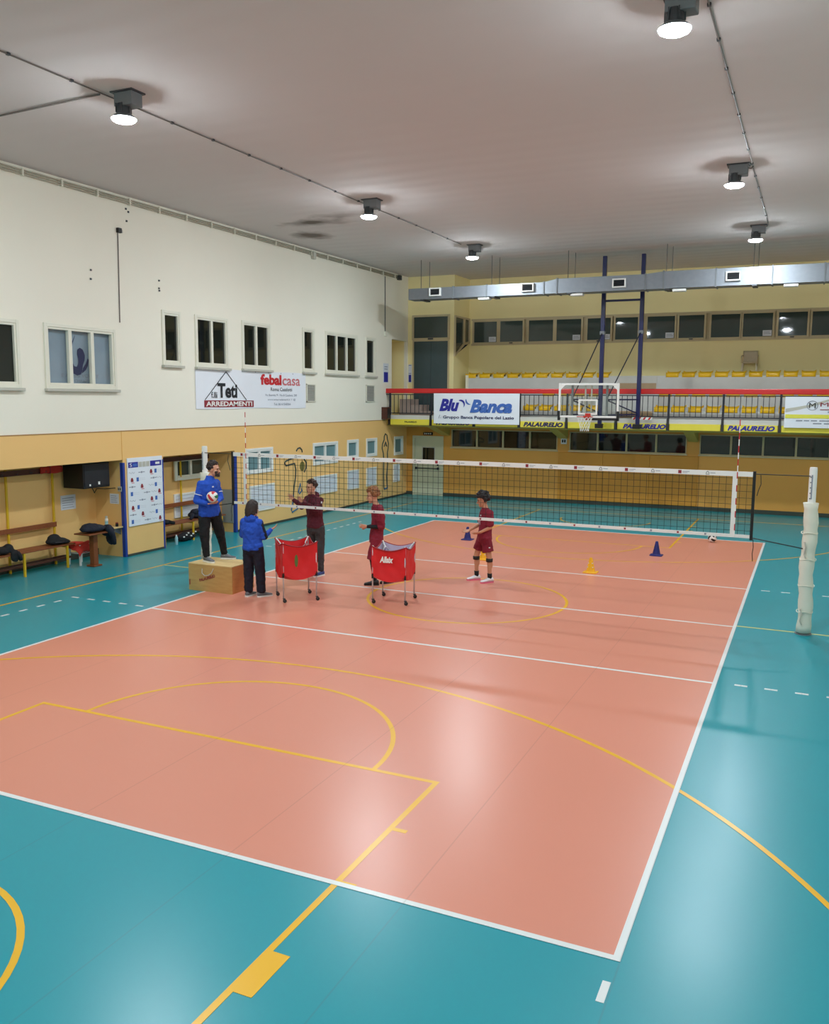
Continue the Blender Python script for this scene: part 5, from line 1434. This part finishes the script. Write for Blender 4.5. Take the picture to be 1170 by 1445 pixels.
M_BW = mat('ball_white', (230, 228, 222), rough=0.45)
M_BG = mat('ball_green', (34, 120, 70), rough=0.45)
M_BR_ = mat('ball_red', (200, 40, 44), rough=0.45)
def ball(label, c, r, rot, mats, group=None):
    """18-panel ball: cube sphere, three strips per face, grooves between strips"""
    mb = MB()
    n = 9
    for fi in range(6):
        ax = fi // 2; sg = 1 if fi % 2 else -1
        def fn(u, v):
            a, b = math.tan((u - 0.5) * math.pi / 2), math.tan((v - 0.5) * math.pi / 2)
            p = [0, 0, 0]; p[ax] = sg; p[(ax + 1) % 3] = a; p[(ax + 2) % 3] = b
            p = Vector(p).normalized()
            g = min(abs(u - 1 / 3), abs(u - 2 / 3), u, 1 - u)
            return p * (r - (0.002 if g < 0.02 else 0))
        vs = [fn(i / n, j / n) for j in range(n + 1) for i in range(n + 1)]
        fs = []
        base = len(mb.v)
        for j in range(n):
            for i in range(n):
                mb.m.append([0, 1, 2][(i // 3 + fi // 2) % 3] if fi % 2 else [0, 2, 0][(i // 3) % 3] if fi < 3 else [0, 1, 0][(i // 3) % 3])
                fs.append((j * (n + 1) + i + base, j * (n + 1) + i + 1 + base, (j + 1) * (n + 1) + i + 1 + base, (j + 1) * (n + 1) + i + base))
        mb.v += vs; mb.f += fs
    o = obj('volleyball', mb, mats, None, smooth=True, label=label, cat='ball', group=group, origin=(0, 0, 0))
    o.location = c; o.rotation_euler = rot
    return o
ball('white, red and black volleyball lying near the far right corner', (3.28, 8.5, 0.107), 0.106, (0.5, 0.3, 0.8), [M_BW, M_INKRED, M_BLACK], 'volleyballs')

def cone(x, y, h, m, label):
    t = thing('training_cone', label, 'cone', (x, y, 0), 'training cones on the court')
    b = 0.14
    obj('base', MB().prism([(-b, -b + 0.03), (-b + 0.03, -b), (b - 0.03, -b), (b, -b + 0.03), (b, b - 0.03), (b - 0.03, b), (-b + 0.03, b), (-b, b - 0.03)], (x, y, 0.0), (1, 0, 0), UY, VZ, 0.02), m, t, bevel=0.005)
    body = obj('body', MB().lathe([(0.10, 0.02), (0.088, 0.04), (0.03, h - 0.01), (0.025, h), (0.018, h - 0.004)], (x, y, 0), 22), m, t, smooth=False)
    for k in range(4):
        a = math.pi / 4 + math.pi / 2 * k
        for z in (0.12, 0.2):
            rr = 0.088 + (0.03 - 0.088) * (z - 0.04) / (h - 0.05)
            obj('slot', MB().lathe([(0.010, -0.010), (0.012, 0), (0.010, 0.010)], (x + rr * math.cos(a), y + rr * math.sin(a), z), 8), M_BW if m.name.startswith('y') else M_INKNAVY, body)
    return t
M_CY = mat('yellow_cone_plastic', (242, 178, 20), rough=0.4)
M_CB = mat('blue_cone_plastic', (28, 32, 110), rough=0.4)
cone(1.44, 3.3, 0.31, M_CY, 'yellow training cone standing alone on the court')
cone(2.33, 5.95, 0.325, M_CB, 'navy training cone standing right of the yellow cone')
cone(-2.33, 6.1, 0.325, M_CB, 'navy training cone partly hidden by the player in shorts')
cone(-1.03, 3.7, 0.31, M_CY, 'yellow training cone behind the legs of player in shorts')

# ==================================================================== PEOPLE
def person(label, loc, J, fwd, headf, skin, dress, hair, voxel=0.007, group='people training on the court'):
    """one figure. J: joints in a local frame (x = across, y = away, z up) turned by YAW; fwd: facing of the trunk; headf: facing of the head"""
    t = thing('person', label, 'person', (0, 0, 0), group)
    j = {k: Vector(v) for k, v in J.items() if not isinstance(v, float)}
    F = Vector((fwd[0], fwd[1], 0)).normalized()
    UPV = Vector((0, 0, 1))
    RT = F.cross(UPV)                   # the person's right
    HF = Vector(headf).normalized()
    HR = HF.cross(UPV).normalized()
    HU = HR.cross(HF)
    c = j['head']
    HS = 1.1
    HF, HR, HU = HF * HS, HR * HS, HU * HS
    body = MB()
    # head
    body.ellipsoid(c + HU * 0.025 - HF * 0.012, HR * 0.074, HF * 0.093, HU * 0.098, 18, 11)
    body.ellipsoid(c + HF * 0.032 - HU * 0.04, HR * 0.058, HF * 0.058, HU * 0.075, 16, 9)
    body.ellipsoid(c + HF * 0.062 - HU * 0.096, HR * 0.030, HF * 0.026, HU * 0.022, 12, 7)
    body.capsule(c + HF * 0.082 + HU * 0.012, c + HF * 0.110 - HU * 0.030, 0.009, 0.014, 10)
    body.capsule(c + HF * 0.072 + HU * 0.030 - HR * 0.035, c + HF * 0.072 + HU * 0.030 + HR * 0.035, 0.014, 0.014, 8)
    body.capsule(c + HF * 0.080 - HU * 0.062 - HR * 0.018, c + HF * 0.080 - HU * 0.062 + HR * 0.018, 0.010, 0.010, 8)
    for s in (-1, 1):
        body.ellipsoid(c + HR * s * 0.076 - HF * 0.008 - HU * 0.012, HR * 0.011, HF * 0.02, HU * 0.032, 10, 7)
        body.ellipsoid(c + HR * s * 0.038 + HF * 0.055 - HU * 0.022, HR * 0.024, HF * 0.022, HU * 0.022, 10, 7)
    body.capsule(c - HU * 0.055 - HF * 0.015, j['neck'] + UPV * 0.0, 0.052, 0.058, 14)
    # trunk
    pv, ch, nk = j['pelvis'], j['chest'], j['neck']
    b_ = dress.get('build', 1.0)
    def trunk(mb, g):
        mid = pv.lerp(ch, 0.5)
        up_ch = ch.lerp(nk, 0.55)
        mb.rings([(pv - UPV * 0.09, RT * (0.13 * b_ + g), F * (0.095 * b_ + g)), (pv, RT * (0.165 * b_ + g), F * (0.115 * b_ + g)), (mid, RT * (0.15 * b_ + g), F * (0.108 * b_ + g)),
                  (ch, RT * (0.175 * b_ + g), F * (0.118 * b_ + g)), (up_ch, RT * (0.17 * b_ + g), F * (0.098 * b_ + g)), (nk - UPV * 0.03, RT * (0.085 + g), F * (0.07 + g)), (nk + UPV * 0.02, RT * (0.058 + g * .5), F * (0.056 + g * .5))], 18)
        mb.capsule(j['shL'], j['shR'], 0.062 + g, 0.062 + g, 12)
    trunk(body, 0)
    for sd in 'LR':
        body.capsule(j['sh' + sd], j['el' + sd], 0.052, 0.041, 12)
        body.capsule(j['el' + sd], j['wr' + sd], 0.040, 0.027, 12)
        body.capsule(j['hip' + sd], j['kn' + sd], 0.085 * b_, 0.056, 14)
        body.capsule(j['kn' + sd], j['an' + sd], 0.054, 0.036, 12)
        if dress.get('leg', 1.0) < 1:
            md = j['kn' + sd].lerp(j['an' + sd], 0.3) - F * 0.015
            body.ellipsoid(md, RT * 0.05, F * 0.053, UPV * 0.11, 12, 7)
        td = Vector(J['toe' + sd]).normalized()
        body.capsule(j['an' + sd] - UPV * 0.03 - td * 0.03, j['an' + sd] - UPV * 0.05 + td * 0.13, 0.035, 0.028, 10)
        # hand: palm of four metacarpals, four bent fingers of unequal length, opposed thumb
        w_ = j['wr' + sd]
        d = Vector(J['hd' + sd]).normalized()           # direction of the hand
        n = Vector(J['pn' + sd])                        # where the palm faces
        n = (n - d * n.dot(d)).normalized()
        s_ = n.cross(d) if sd == 'R' else d.cross(n)    # thumb side
        curl = J.get('curl' + sd, 0.35)
        for k, ln in enumerate((0.072, 0.080, 0.075, 0.058)):
            o_ = (1.5 - k) * 0.021
            kb = w_ + d * (0.088 - 0.006 * abs(k - 1)) + s_ * o_
            body.capsule(w_ + d * 0.012 + s_ * o_ * 0.6, kb, 0.016, 0.011, 8)
            p = kb
            dd = (d + s_ * (1.5 - k) * 0.10).normalized()
            for q_, f_ in enumerate((0.45, 0.32, 0.23)):
                dd = (dd * math.cos(curl) + n * math.sin(curl)).normalized()
                e_ = p + dd * ln * f_ * 1.05
                body.capsule(p, e_, 0.0092 - 0.001 * q_, 0.0085 - 0.001 * q_, 8)
                p = e_
        tb = w_ + d * 0.025 + s_ * 0.026
        t1 = tb + (d * 0.62 + s_ * 0.72 + n * 0.25).normalized() * 0.045
        t2 = t1 + (d * 0.85 + s_ * 0.35 + n * 0.35).normalized() * 0.034
        body.capsule(w_ + d * 0.015 + s_ * 0.012, tb, 0.016, 0.014, 8)
        body.capsule(tb, t1, 0.0125, 0.011, 8); body.capsule(t1, t2, 0.0105, 0.009, 8)
    bo_ = remeshed('body', body, skin, t, voxel, 2)
    for s in (-1, 1):
        p = c + HR * s * 0.031 + HF * 0.082 + HU * 0.006
        obj('eye', MB().ellipsoid(p, HR * 0.011, HF * 0.006, HU * 0.006, 10, 7), M_EYE, bo_, smooth=True)
        q0 = c + HF * 0.088 + HU * 0.028
        obj('eyebrow', MB().capsule(q0 + HR * s * 0.016, q0 + HR * s * 0.046 - HF * 0.012, 0.005, 0.004, 6), hair['mat'], bo_, smooth=True)
    obj('mouth', MB().ellipsoid(c + HF * 0.0905 - HU * 0.062, HR * 0.020, HF * 0.004, HU * 0.006, 10, 6), M_LIP, bo_, smooth=True)
    # hair as locks over the skull
    rnd = random.Random(hair.get('seed', 1))
    hm = MB()
    cc = c + HU * 0.03 - HF * 0.014
    hm.ellipsoid(cc + HU * 0.010 - HF * 0.016, HR * 0.080, HF * 0.086, HU * 0.094, 16, 9)
    k = 0
    while k < hair.get('n', 130):
        v = Vector((rnd.uniform(-1, 1), rnd.uniform(-1, 1), rnd.uniform(-1, 1)))
        if not 0.2 < v.length < 1:
            continue
        v.normalize()
        fr_, upc = v.dot(HF) / HS, v.dot(HU) / HS
        low_ = hair.get('low', -0.35)
        if upc < low_ or (fr_ > 0.3 and upc < hair.get('brow', 0.5)) or (fr_ > 0.12 and upc < 0.0):
            continue
        k += 1
        side = v.dot(HR) / HS
        p = cc + HR * side * 0.080 + HF * fr_ * 0.096 + HU * upc * 0.102
        if hair.get('long'):
            dn = -HU * rnd.uniform(0.05, 0.11) * (1.0 if upc < 0.6 else 0.4) - HF * 0.01
            hm.capsule(p, p + dn + v * 0.012, 0.024, 0.017, 6)
        else:
            g_ = hair.get('curl', 0.02) * (1.0 - 0.35 * max(0, fr_)) * (0.8 if upc < -0.2 else 1.0)
            hm.capsule(p, p + (v + Vector((rnd.uniform(-.5, .5), rnd.uniform(-.5, .5), rnd.uniform(-.2, .6)))) * g_, g_ * 0.9, g_ * 0.55, 6)
    # keep the face free: drop nothing, locks were placed above the hairline only
    remeshed('hair', hm, hair['mat'], t, 0.0075, 1)
    if hair.get('beard'):
        bm_ = MB()
        for k in range(80):
            a = rnd.uniform(-1.15, 1.15); z_ = rnd.uniform(-0.105, -0.055 if abs(a) < 0.5 else -0.02)
            rr = 0.066 + 0.010 * math.cos(a)
            bm_.capsule(c + HF * (0.028 + rr * math.cos(a) * 0.95) + HR * rr * math.sin(a) + HU * z_, c + HF * (0.03 + rr * math.cos(a)) + HR * rr * math.sin(a) + HU * (z_ - 0.012), 0.011, 0.008, 6)
        remeshed('beard', bm_, hair['mat'], t, 0.006, 1)
    # ---- clothes
    top = MB()
    g = dress.get('loose', 0.018)
    trunk(top, g)
    hem = dress.get('hem', 0.12)
    top.rings([(pv - UPV * hem, RT * (0.160 * b_ + g), F * (0.118 * b_ + g)), (pv - UPV * hem * 0.5, RT * (0.172 * b_ + g), F * (0.124 * b_ + g)), (pv + UPV * 0.05, RT * (0.165 * b_ + g), F * (0.12 * b_ + g))], 18)
    sl = dress.get('sleeve', 1.0)          # 1 = to the wrist, 0.5 = to the elbow, less = short
    for sd in 'LR':
        a, b, e = j['sh' + sd], j['el' + sd], j['wr' + sd]
        if sl >= 1:
            top.capsule(a, b, 0.066 + g * .6, 0.054 + g * .5, 12)
            top.capsule(b, b.lerp(e, 0.93), 0.053 + g * .5, 0.036 + g * .4, 12)
        else:
            top.capsule(a, a.lerp(b, sl * 2), 0.068 + g, 0.062 + g, 12)
    if dress.get('hood'):
        top.ellipsoid(nk - F * 0.075 + UPV * 0.0, RT * 0.115, F * 0.06, UPV * 0.075, 14, 7)
        top.capsule(nk - RT * 0.07 + F * 0.03, nk + RT * 0.07 + F * 0.03, 0.035, 0.035, 8)
    if dress.get('collar'):
        top.rings([(nk - UPV * 0.01, RT * 0.078, F * 0.074), (nk + UPV * 0.045, RT * 0.070, F * 0.068)], 16)
    tp = remeshed(dress.get('top_name', 'jacket'), top, dress['top'], t, 0.009, 3, dress.get('wr', 0.024), 0.07)
    for fn in dress.get('extra', []):
        fn(t, tp, j, F, RT)
    if dress.get('under'):
        for sd in 'LR':
            um = MB(); a, b, e = j['sh' + sd], j['el' + sd], j['wr' + sd]
            um.capsule(a.lerp(b, 0.4), b, 0.056, 0.049, 12); um.capsule(b, b.lerp(e, 0.9), 0.048, 0.034, 12)
            remeshed('undershirt_sleeve', um, dress['under'], t, 0.009, 2, 0.008, 0.06)
    bt = MB()
    bt.rings([(pv + UPV * 0.07, RT * (0.152 * b_ + 0.008), F * (0.112 * b_ + 0.008)), (pv, RT * (0.168 * b_ + 0.012), F * (0.118 * b_ + 0.012)), (pv - UPV * 0.10, RT * (0.16 * b_ + 0.012), F * (0.11 * b_ + 0.01)), (pv - UPV * 0.16, RT * (0.10 * b_), F * (0.08 * b_))], 18)
    ll = dress.get('leg', 1.0)
    for sd in 'LR':
        a, b, e = j['hip' + sd], j['kn' + sd], j['an' + sd]
        if ll >= 1:
            bg = dress.get('baggy', 1.0)
            bt.capsule(a, b, 0.098 * b_ * (1 + (bg - 1) * 0.4), 0.078 * bg, 14); bt.capsule(b, b.lerp(e, 0.88), 0.077 * bg, dress.get('cuff', 0.056) * bg, 12)
        else:
            en = a.lerp(b, ll * 2 if ll < 0.5 else 1.0)
            d = (en - a).normalized(); sx = d.cross(F).normalized(); sy = sx.cross(d)
            bt.rings([(a - d * 0.02, sx * 0.10, sy * 0.105), (a.lerp(en, .5), sx * 0.105, sy * 0.108), (en - d * 0.01, sx * 0.11, sy * 0.112), (en, sx * 0.108, sy * 0.11)], 14)
    remeshed(dress.get('bottom_name', 'trousers'), bt, dress['bottom'], t, 0.009, 3, 0.024, 0.08)
    if dress.get('leggings'):
        for sd in 'LR':
            lm = MB()
            lm.capsule(j['hip' + sd].lerp(j['kn' + sd], 0.6), j['kn' + sd], 0.068, 0.060, 12); lm.capsule(j['kn' + sd], j['kn' + sd].lerp(j['an' + sd], 0.95), 0.059, 0.042, 12)
            remeshed('legging', lm, dress['leggings'], t, 0.009, 2, 0.006, 0.06)
    for sd in 'LR':
        a, td = j['an' + sd], Vector(J['toe' + sd]).normalized()
        sx = td.cross(UPV).normalized()
        gz = a.z - 0.085
        if dress.get('sock'):
            obj('sock', MB().rings([(a + (j['kn' + sd] - a) * f_ + Vector((0, 0, -0.02)), sx * (0.040 + 0.012 * f_), td * (0.043 + 0.014 * f_)) for f_ in (0.0, 0.08, 0.2, dress['sock'][1])], 14), dress['sock'][0], t, smooth=True)
        sm = MB()
        def ring(f, wd, zt, zb=0.02):
            p = Vector((a.x, a.y, gz)) + td * f
            return (p + UPV * ((zt + zb) / 2), sx * wd, UPV * ((zt - zb) / 2))
        sm.rings([ring(-0.075, 0.022, 0.075), ring(-0.065, 0.036, 0.10), ring(-0.02, 0.042, 0.115), ring(0.03, 0.044, 0.105), ring(0.09, 0.048, 0.075), ring(0.15, 0.047, 0.058), ring(0.19, 0.036, 0.05), ring(0.205, 0.018, 0.042)], 14)
        sh = remeshed('shoe', sm, dress['shoe'], t, 0.007, 2)
        so_ = MB()
        pts = [(-0.078, 0.02), (-0.07, 0.037), (0.0, 0.041), (0.08, 0.049), (0.15, 0.049), (0.195, 0.036), (0.21, 0.014)]
        poly = [(f, w__) for f, w__ in pts] + [(f, -w__) for f, w__ in pts[::-1]]
        so_.prism(poly, (a.x, a.y, gz), td, sx, UPV, 0.027)
        obj('sole', so_, dress.get('sole', M_WPLASTIC), sh)
        lc = MB()
        for f, z in ((0.03, 0.108), (0.055, 0.097), (0.08, 0.085)):
            p = Vector((a.x, a.y, gz)) + td * f
            lc.capsule(p - sx * 0.022 + UPV * z, p + sx * 0.022 + UPV * z, 0.004, 0.004, 6)
        obj('laces', lc, dress.get('lace', M_WPLASTIC), sh, kind='stuff')
        if dress.get('knee'):
            b, e = j['kn' + sd], j['an' + sd]
            p = b.lerp(e, 0.10)
            obj('knee_band', MB().rings([(p + UPV * z, sx * r_, td * (r_ + 0.002)) for z, r_ in ((-0.035, 0.056), (-0.03, 0.064), (0.03, 0.066), (0.035, 0.058))], 16), M_BLACK, t, smooth=True)
    t.location = loc
    t.rotation_euler = (0, 0, YAW)
    return t

M_ROYAL = cloth('royal_blue_cloth', (28, 78, 186))
M_MAROON = cloth('maroon_cloth', (86, 20, 36))
M_MAROON2 = cloth('maroon_jersey', (128, 24, 46))
M_DKPANTS = cloth('charcoal_cloth', (62, 60, 62))
M_BLKPANTS = cloth('black_trousers_cloth', (12, 12, 15))
M_NVPANTS = cloth('navy_trousers_cloth', (16, 19, 38))
M_HAIRD = mat('dark_brown_hair', (40, 28, 24), rough=0.6, var=0.2, scale=40)
M_HAIRB = mat('brown_hair', (66, 42, 30), rough=0.6, var=0.2, scale=40)
M_HAIRR = mat('ginger_blond_hair', (150, 98, 58), rough=0.6, var=0.2, scale=40)
M_HAIRK = mat('black_hair', (26, 20, 20), rough=0.6, var=0.2, scale=40)
M_SHOEG = mat('grey_shoe', (104, 108, 114), rough=0.6)
M_SHOEK = mat('black_shoe', (28, 28, 32), rough=0.5)
M_SHOEW = mat('white_shoe', (226, 224, 228), rough=0.5)
M_SOLEP = mat('pink_sole', (226, 110, 140), rough=0.5)
M_SHOEB = mat('blue_shoe', (50, 70, 130), rough=0.5)
M_SOCKW = cloth('white_sock', (226, 226, 224))
M_SOCKK = cloth('black_sock', (24, 24, 28))
M_TRIM = mat('white_garment_print', (224, 226, 232), rough=0.7)

def chest_stripe(t, tp, j, F, RT):
    # thin pale piping across chest and upper arms
    for sd in 'LR':
        a, b = j['sh' + sd], j['el' + sd]
        p = a.lerp(b, 0.62); d = (b - a).normalized(); sx = d.cross(F).normalized(); sy = sx.cross(d)
        obj('sleeve_stripe', MB().rings([(p + d * z, sx * 0.0755, sy * 0.0755) for z in (-0.006, 0.006)], 16), M_TRIM, tp)
    p = j['chest'] + RT * 0.0 + F * 0.15 + Vector((0, 0, 0.06))
    obj('chest_logo', MB().obox(p + RT * 0.06, RT * 0.02, F * 0.01, Vector((0, 0, 0.012))), M_TRIM, tp)
def thigh_logo(t, tp, j, F, RT):
    p = j['hipR'].lerp(j['knR'], 0.25)
    obj('trouser_logo', MB().obox(p + RT * 0.098, F * 0.022, RT * 0.006, Vector((0, 0, 0.02))), M_TRIM, t)
def shoulder_mark(t, tp, j, F, RT):
    p = j['shL'].lerp(j['elL'], 0.15)
    obj('arm_badge', MB().obox(p - RT * 0.078, F * 0.018, RT * 0.006, Vector((0, 0, 0.018))), M_TRIM, tp)
    nk = j['neck']
    for s in (-1, 1):
        obj('drawstring', MB().tube([nk + RT * s * 0.03 + F * 0.10 + Vector((0, 0, -0.02)), nk + RT * s * 0.035 + F * 0.155 + Vector((0, 0, -0.12)), nk + RT * s * 0.03 + F * 0.16 + Vector((0, 0, -0.2))], 0.004, 5), M_DGREY, tp)
def navy_panels(t, tp, j, F, RT):
    for sd, s in (('L', -1), ('R', 1)):
        a, b = j['sh' + sd], j['el' + sd]
        mb = MB()
        mb.capsule(a + RT * s * 0.03 + Vector((0, 0, 0.01)), b + RT * s * 0.034 - F * 0.0, 0.052, 0.042, 10)
        remeshed('sleeve_panel', mb, M_NVPANTS, tp, 0.009, 2, 0.006, 0.07)
    e, w_ = j['elR'], j['wrR']
    obj('cuff_badge', MB().obox(e.lerp(w_, 0.35) - F * 0.05 + Vector((0, 0, 0.01)), RT * 0.02, F * 0.006, Vector((0, 0, 0.015))), M_TRIM, tp)
def jersey_marks(t, tp, j, F, RT):
    p = j['chest'] + F * 0.146
    obj('chest_logo', MB().obox(p - RT * 0.06 + Vector((0, 0, 0.08)), RT * 0.018, F * 0.006, Vector((0, 0, 0.012))), M_TRIM, tp)
    text_print('lettering', '11', tp, p - RT * 0.05 + F * 0.006 - Vector((0, 0, 0.1)), -RT if False else RT, (0, 0, 1), 0.09, 0.08, M_TRIM, bold=0.03, lift=0.0)
    pp = j['hipL'].lerp(j['knL'], 0.42)
    obj('shorts_logo', MB().obox(pp - RT * 0.108, F * 0.014, RT * 0.006, Vector((0, 0, 0.009))), M_TRIM, t)

# man in royal blue standing on the box, ball held at the waist
person('bearded man in blue top and black trousers standing on wooden box', (-4.45, -1.15, 0.505),
       dict(pelvis=(-.19, 0, .95), chest=(-.19, 0, 1.32), neck=(-.16, -.01, 1.53), head=(-.085, -.01, 1.69), shL=(-.09, .16, 1.42), shR=(-.29, -.16, 1.42), elR=(-.365, -.22, 1.13), wrR=(-.145, -.29, 1.085),
            elL=(.0, .10, 1.15), wrL=(-.01, -.14, 1.10), hipR=(-.26, -.07, .90), hipL=(-.12, .07, .90), knR=(-.25, -.14, .49), knL=(-.02, .10, .49), anR=(-.215, -.17, .085), anL=(.05, .13, .085),
            toeR=(.75, -.6, 0), toeL=(1, .05, 0), hdR=(.95, -.05, .1), pnR=(.1, .1, .95), hdL=(-.1, -.95, .1), pnL=(-.6, -.1, .7), curlR=0.3, curlL=0.3),
       (.88, -.47), (.97, -.2, -.12), M_SKIN,
       dict(top=M_ROYAL, bottom=M_BLKPANTS, shoe=M_SHOEG, sock=(M_SOCKW, 0.25), collar=True, top_name='training_top', build=1.26, extra=[chest_stripe, thigh_logo], cuff=0.054, baggy=1.22),
       dict(mat=M_HAIRD, n=150, curl=0.018, beard=True, seed=3))
bl_o = ball('white, green and red volleyball held by the man on the box', (0, 0, 0), 0.104, (0.2, 0.9, 0.4), [M_BW, M_BG, M_BR_], 'volleyballs')
lv = Matrix.Rotation(YAW, 4, 'Z') @ Vector((-0.055, -0.30, 1.215))
bl_o.location = Vector((-4.45, -1.15, 0.505)) + lv

person('person in blue hoodie with dark bob hair seen from behind', (-3.4, -1.55, 0),
       dict(pelvis=(-.035, 0, .90), chest=(-.05, 0, 1.20), neck=(-.045, .01, 1.41), head=(-.03, .035, 1.565), shR=(.085, -.05, 1.33), shL=(-.19, .05, 1.33), elR=(.165, -.03, 1.08), wrR=(.27, .10, 1.19),
            elL=(-.235, .13, 1.09), wrL=(-.10, .27, 1.13), hipR=(.055, -.03, .86), hipL=(-.12, .03, .86), knR=(.085, .0, .47), knL=(-.125, .05, .47), anR=(.10, 0, .085), anL=(-.13, .04, .085),
            toeR=(.85, .5, 0), toeL=(.45, .9, 0), hdR=(.75, .5, .45), pnR=(-.3, .3, .8), hdL=(.5, .8, .2), pnL=(0, 0, 1), curlR=0.25),
       (.34, .94), (.60, .80, -.05), M_SKIN,
       dict(top=M_ROYAL, bottom=M_NVPANTS, shoe=M_SHOEG, hood=True, top_name='hoodie', hem=0.05, extra=[navy_panels], cuff=0.066, baggy=1.25, build=1.04),
       dict(mat=M_HAIRD, n=170, long=True, low=-0.45, seed=5))

person('man in maroon hoodie holding both open hands up behind the net', (-3.39, 0.57, 0),
       dict(pelvis=(-.04, 0, 1.0), chest=(-.06, 0, 1.36), neck=(-.09, -.01, 1.60), head=(-.115, -.03, 1.765), shR=(-.20, .12, 1.51), shL=(.06, -.12, 1.51), elR=(-.30, -.02, 1.38), wrR=(-.46, -.10, 1.53),
            elL=(.0, -.26, 1.36), wrL=(-.25, -.30, 1.50), hipR=(-.12, .07, .95), hipL=(.05, -.07, .95), knR=(-.13, .06, .52), knL=(.06, -.06, .52), anR=(-.12, .07, .085), anL=(.07, -.04, .085),
            toeR=(-.75, -.66, 0), toeL=(-.6, -.8, 0), hdR=(-.55, -.2, .8), pnR=(-.3, -.9, .1), hdL=(-.6, -.25, .75), pnL=(-.5, -.8, .1), curlR=0.12, curlL=0.15),
       (-.75, -.66), (-.72, -.66, -.12), M_SKIN,
       dict(top=M_MAROON, bottom=M_DKPANTS, shoe=M_SHOEB, hood=True, top_name='hoodie', hem=0.03, extra=[shoulder_mark], build=1.12, baggy=1.12),
       dict(mat=M_HAIRB, n=150, curl=0.017, seed=8))

person('red-haired youth in maroon kit with black sleeves behind the ball cart', (-2.0, 0.36, 0),
       dict(pelvis=(.02, 0, .92), chest=(.06, 0, 1.29), neck=(.02, 0, 1.51), head=(-.055, 0, 1.685), shL=(.09, -.16, 1.42), shR=(.07, .16, 1.42), elL=(.12, -.2, 1.12), wrL=(-.16, -.17, 1.13),
            elR=(.08, .19, 1.12), wrR=(-.16, -.02, 1.10), hipL=(.02, -.09, .87), hipR=(.03, .09, .87), knL=(-.05, -.10, .48), knR=(.13, .12, .48), anL=(-.0, -.12, .085), anR=(.27, .10, .085),
            toeL=(-1, -.05, 0), toeR=(-.85, -.5, 0), hdL=(-1, .05, .05), pnL=(0, .9, .3), hdR=(-1, -.1, .1), pnR=(0, -.8, .5), curlL=0.45),
       (-.98, -.2), (-.97, -.15, -.22), M_SKIN,
       dict(top=M_MAROON2, bottom=M_MAROON2, shoe=M_SHOEK, sole=M_BLACK, lace=M_BLACK, sleeve=0.47, under=M_BLACKCL, leg=0.62, leggings=M_BLACKCL, top_name='jersey', bottom_name='shorts', build=0.95),
       dict(mat=M_HAIRR, n=130, curl=0.028, low=-0.4, brow=0.42, seed=11))

person('player with curly black hair in maroon jersey and shorts', (-0.33, 1.47, 0),
       dict(pelvis=(.11, 0, .90), chest=(.14, 0, 1.22), neck=(.115, 0, 1.42), head=(.06, 0, 1.585), shL=(.185, -.15, 1.335), shR=(.11, .15, 1.335), elL=(.20, -.19, 1.08), wrL=(.015, -.17, .985),
            elR=(.04, .2, 1.09), wrR=(-.17, .08, .99), hipL=(.13, -.085, .85), hipR=(.08, .085, .85), knL=(.20, -.11, .475), knR=(-.035, .10, .485), anL=(.215, -.13, .085), anR=(-.02, .12, .085),
            toeL=(-.9, -.42, 0), toeR=(-.95, -.3, 0), hdL=(-.85, .1, -.25), pnL=(-.2, .5, .8), hdR=(-.9, -.1, -.25), pnR=(0, -.5, .85), curlL=0.2, curlR=0.2),
       (-.95, -.3), (-.93, -.22, -.25), M_SKIN2,
       dict(top=M_MAROON2, bottom=M_MAROON2, shoe=M_SHOEW, sole=M_SOLEP, sleeve=0.36, leg=0.34, sock=(M_SOCKK, 0.30), knee=True, top_name='jersey', bottom_name='shorts', build=0.95, extra=[jersey_marks], wr=0.018),
       dict(mat=M_HAIRK, n=190, curl=0.032, low=-0.55, brow=0.38, seed=14))
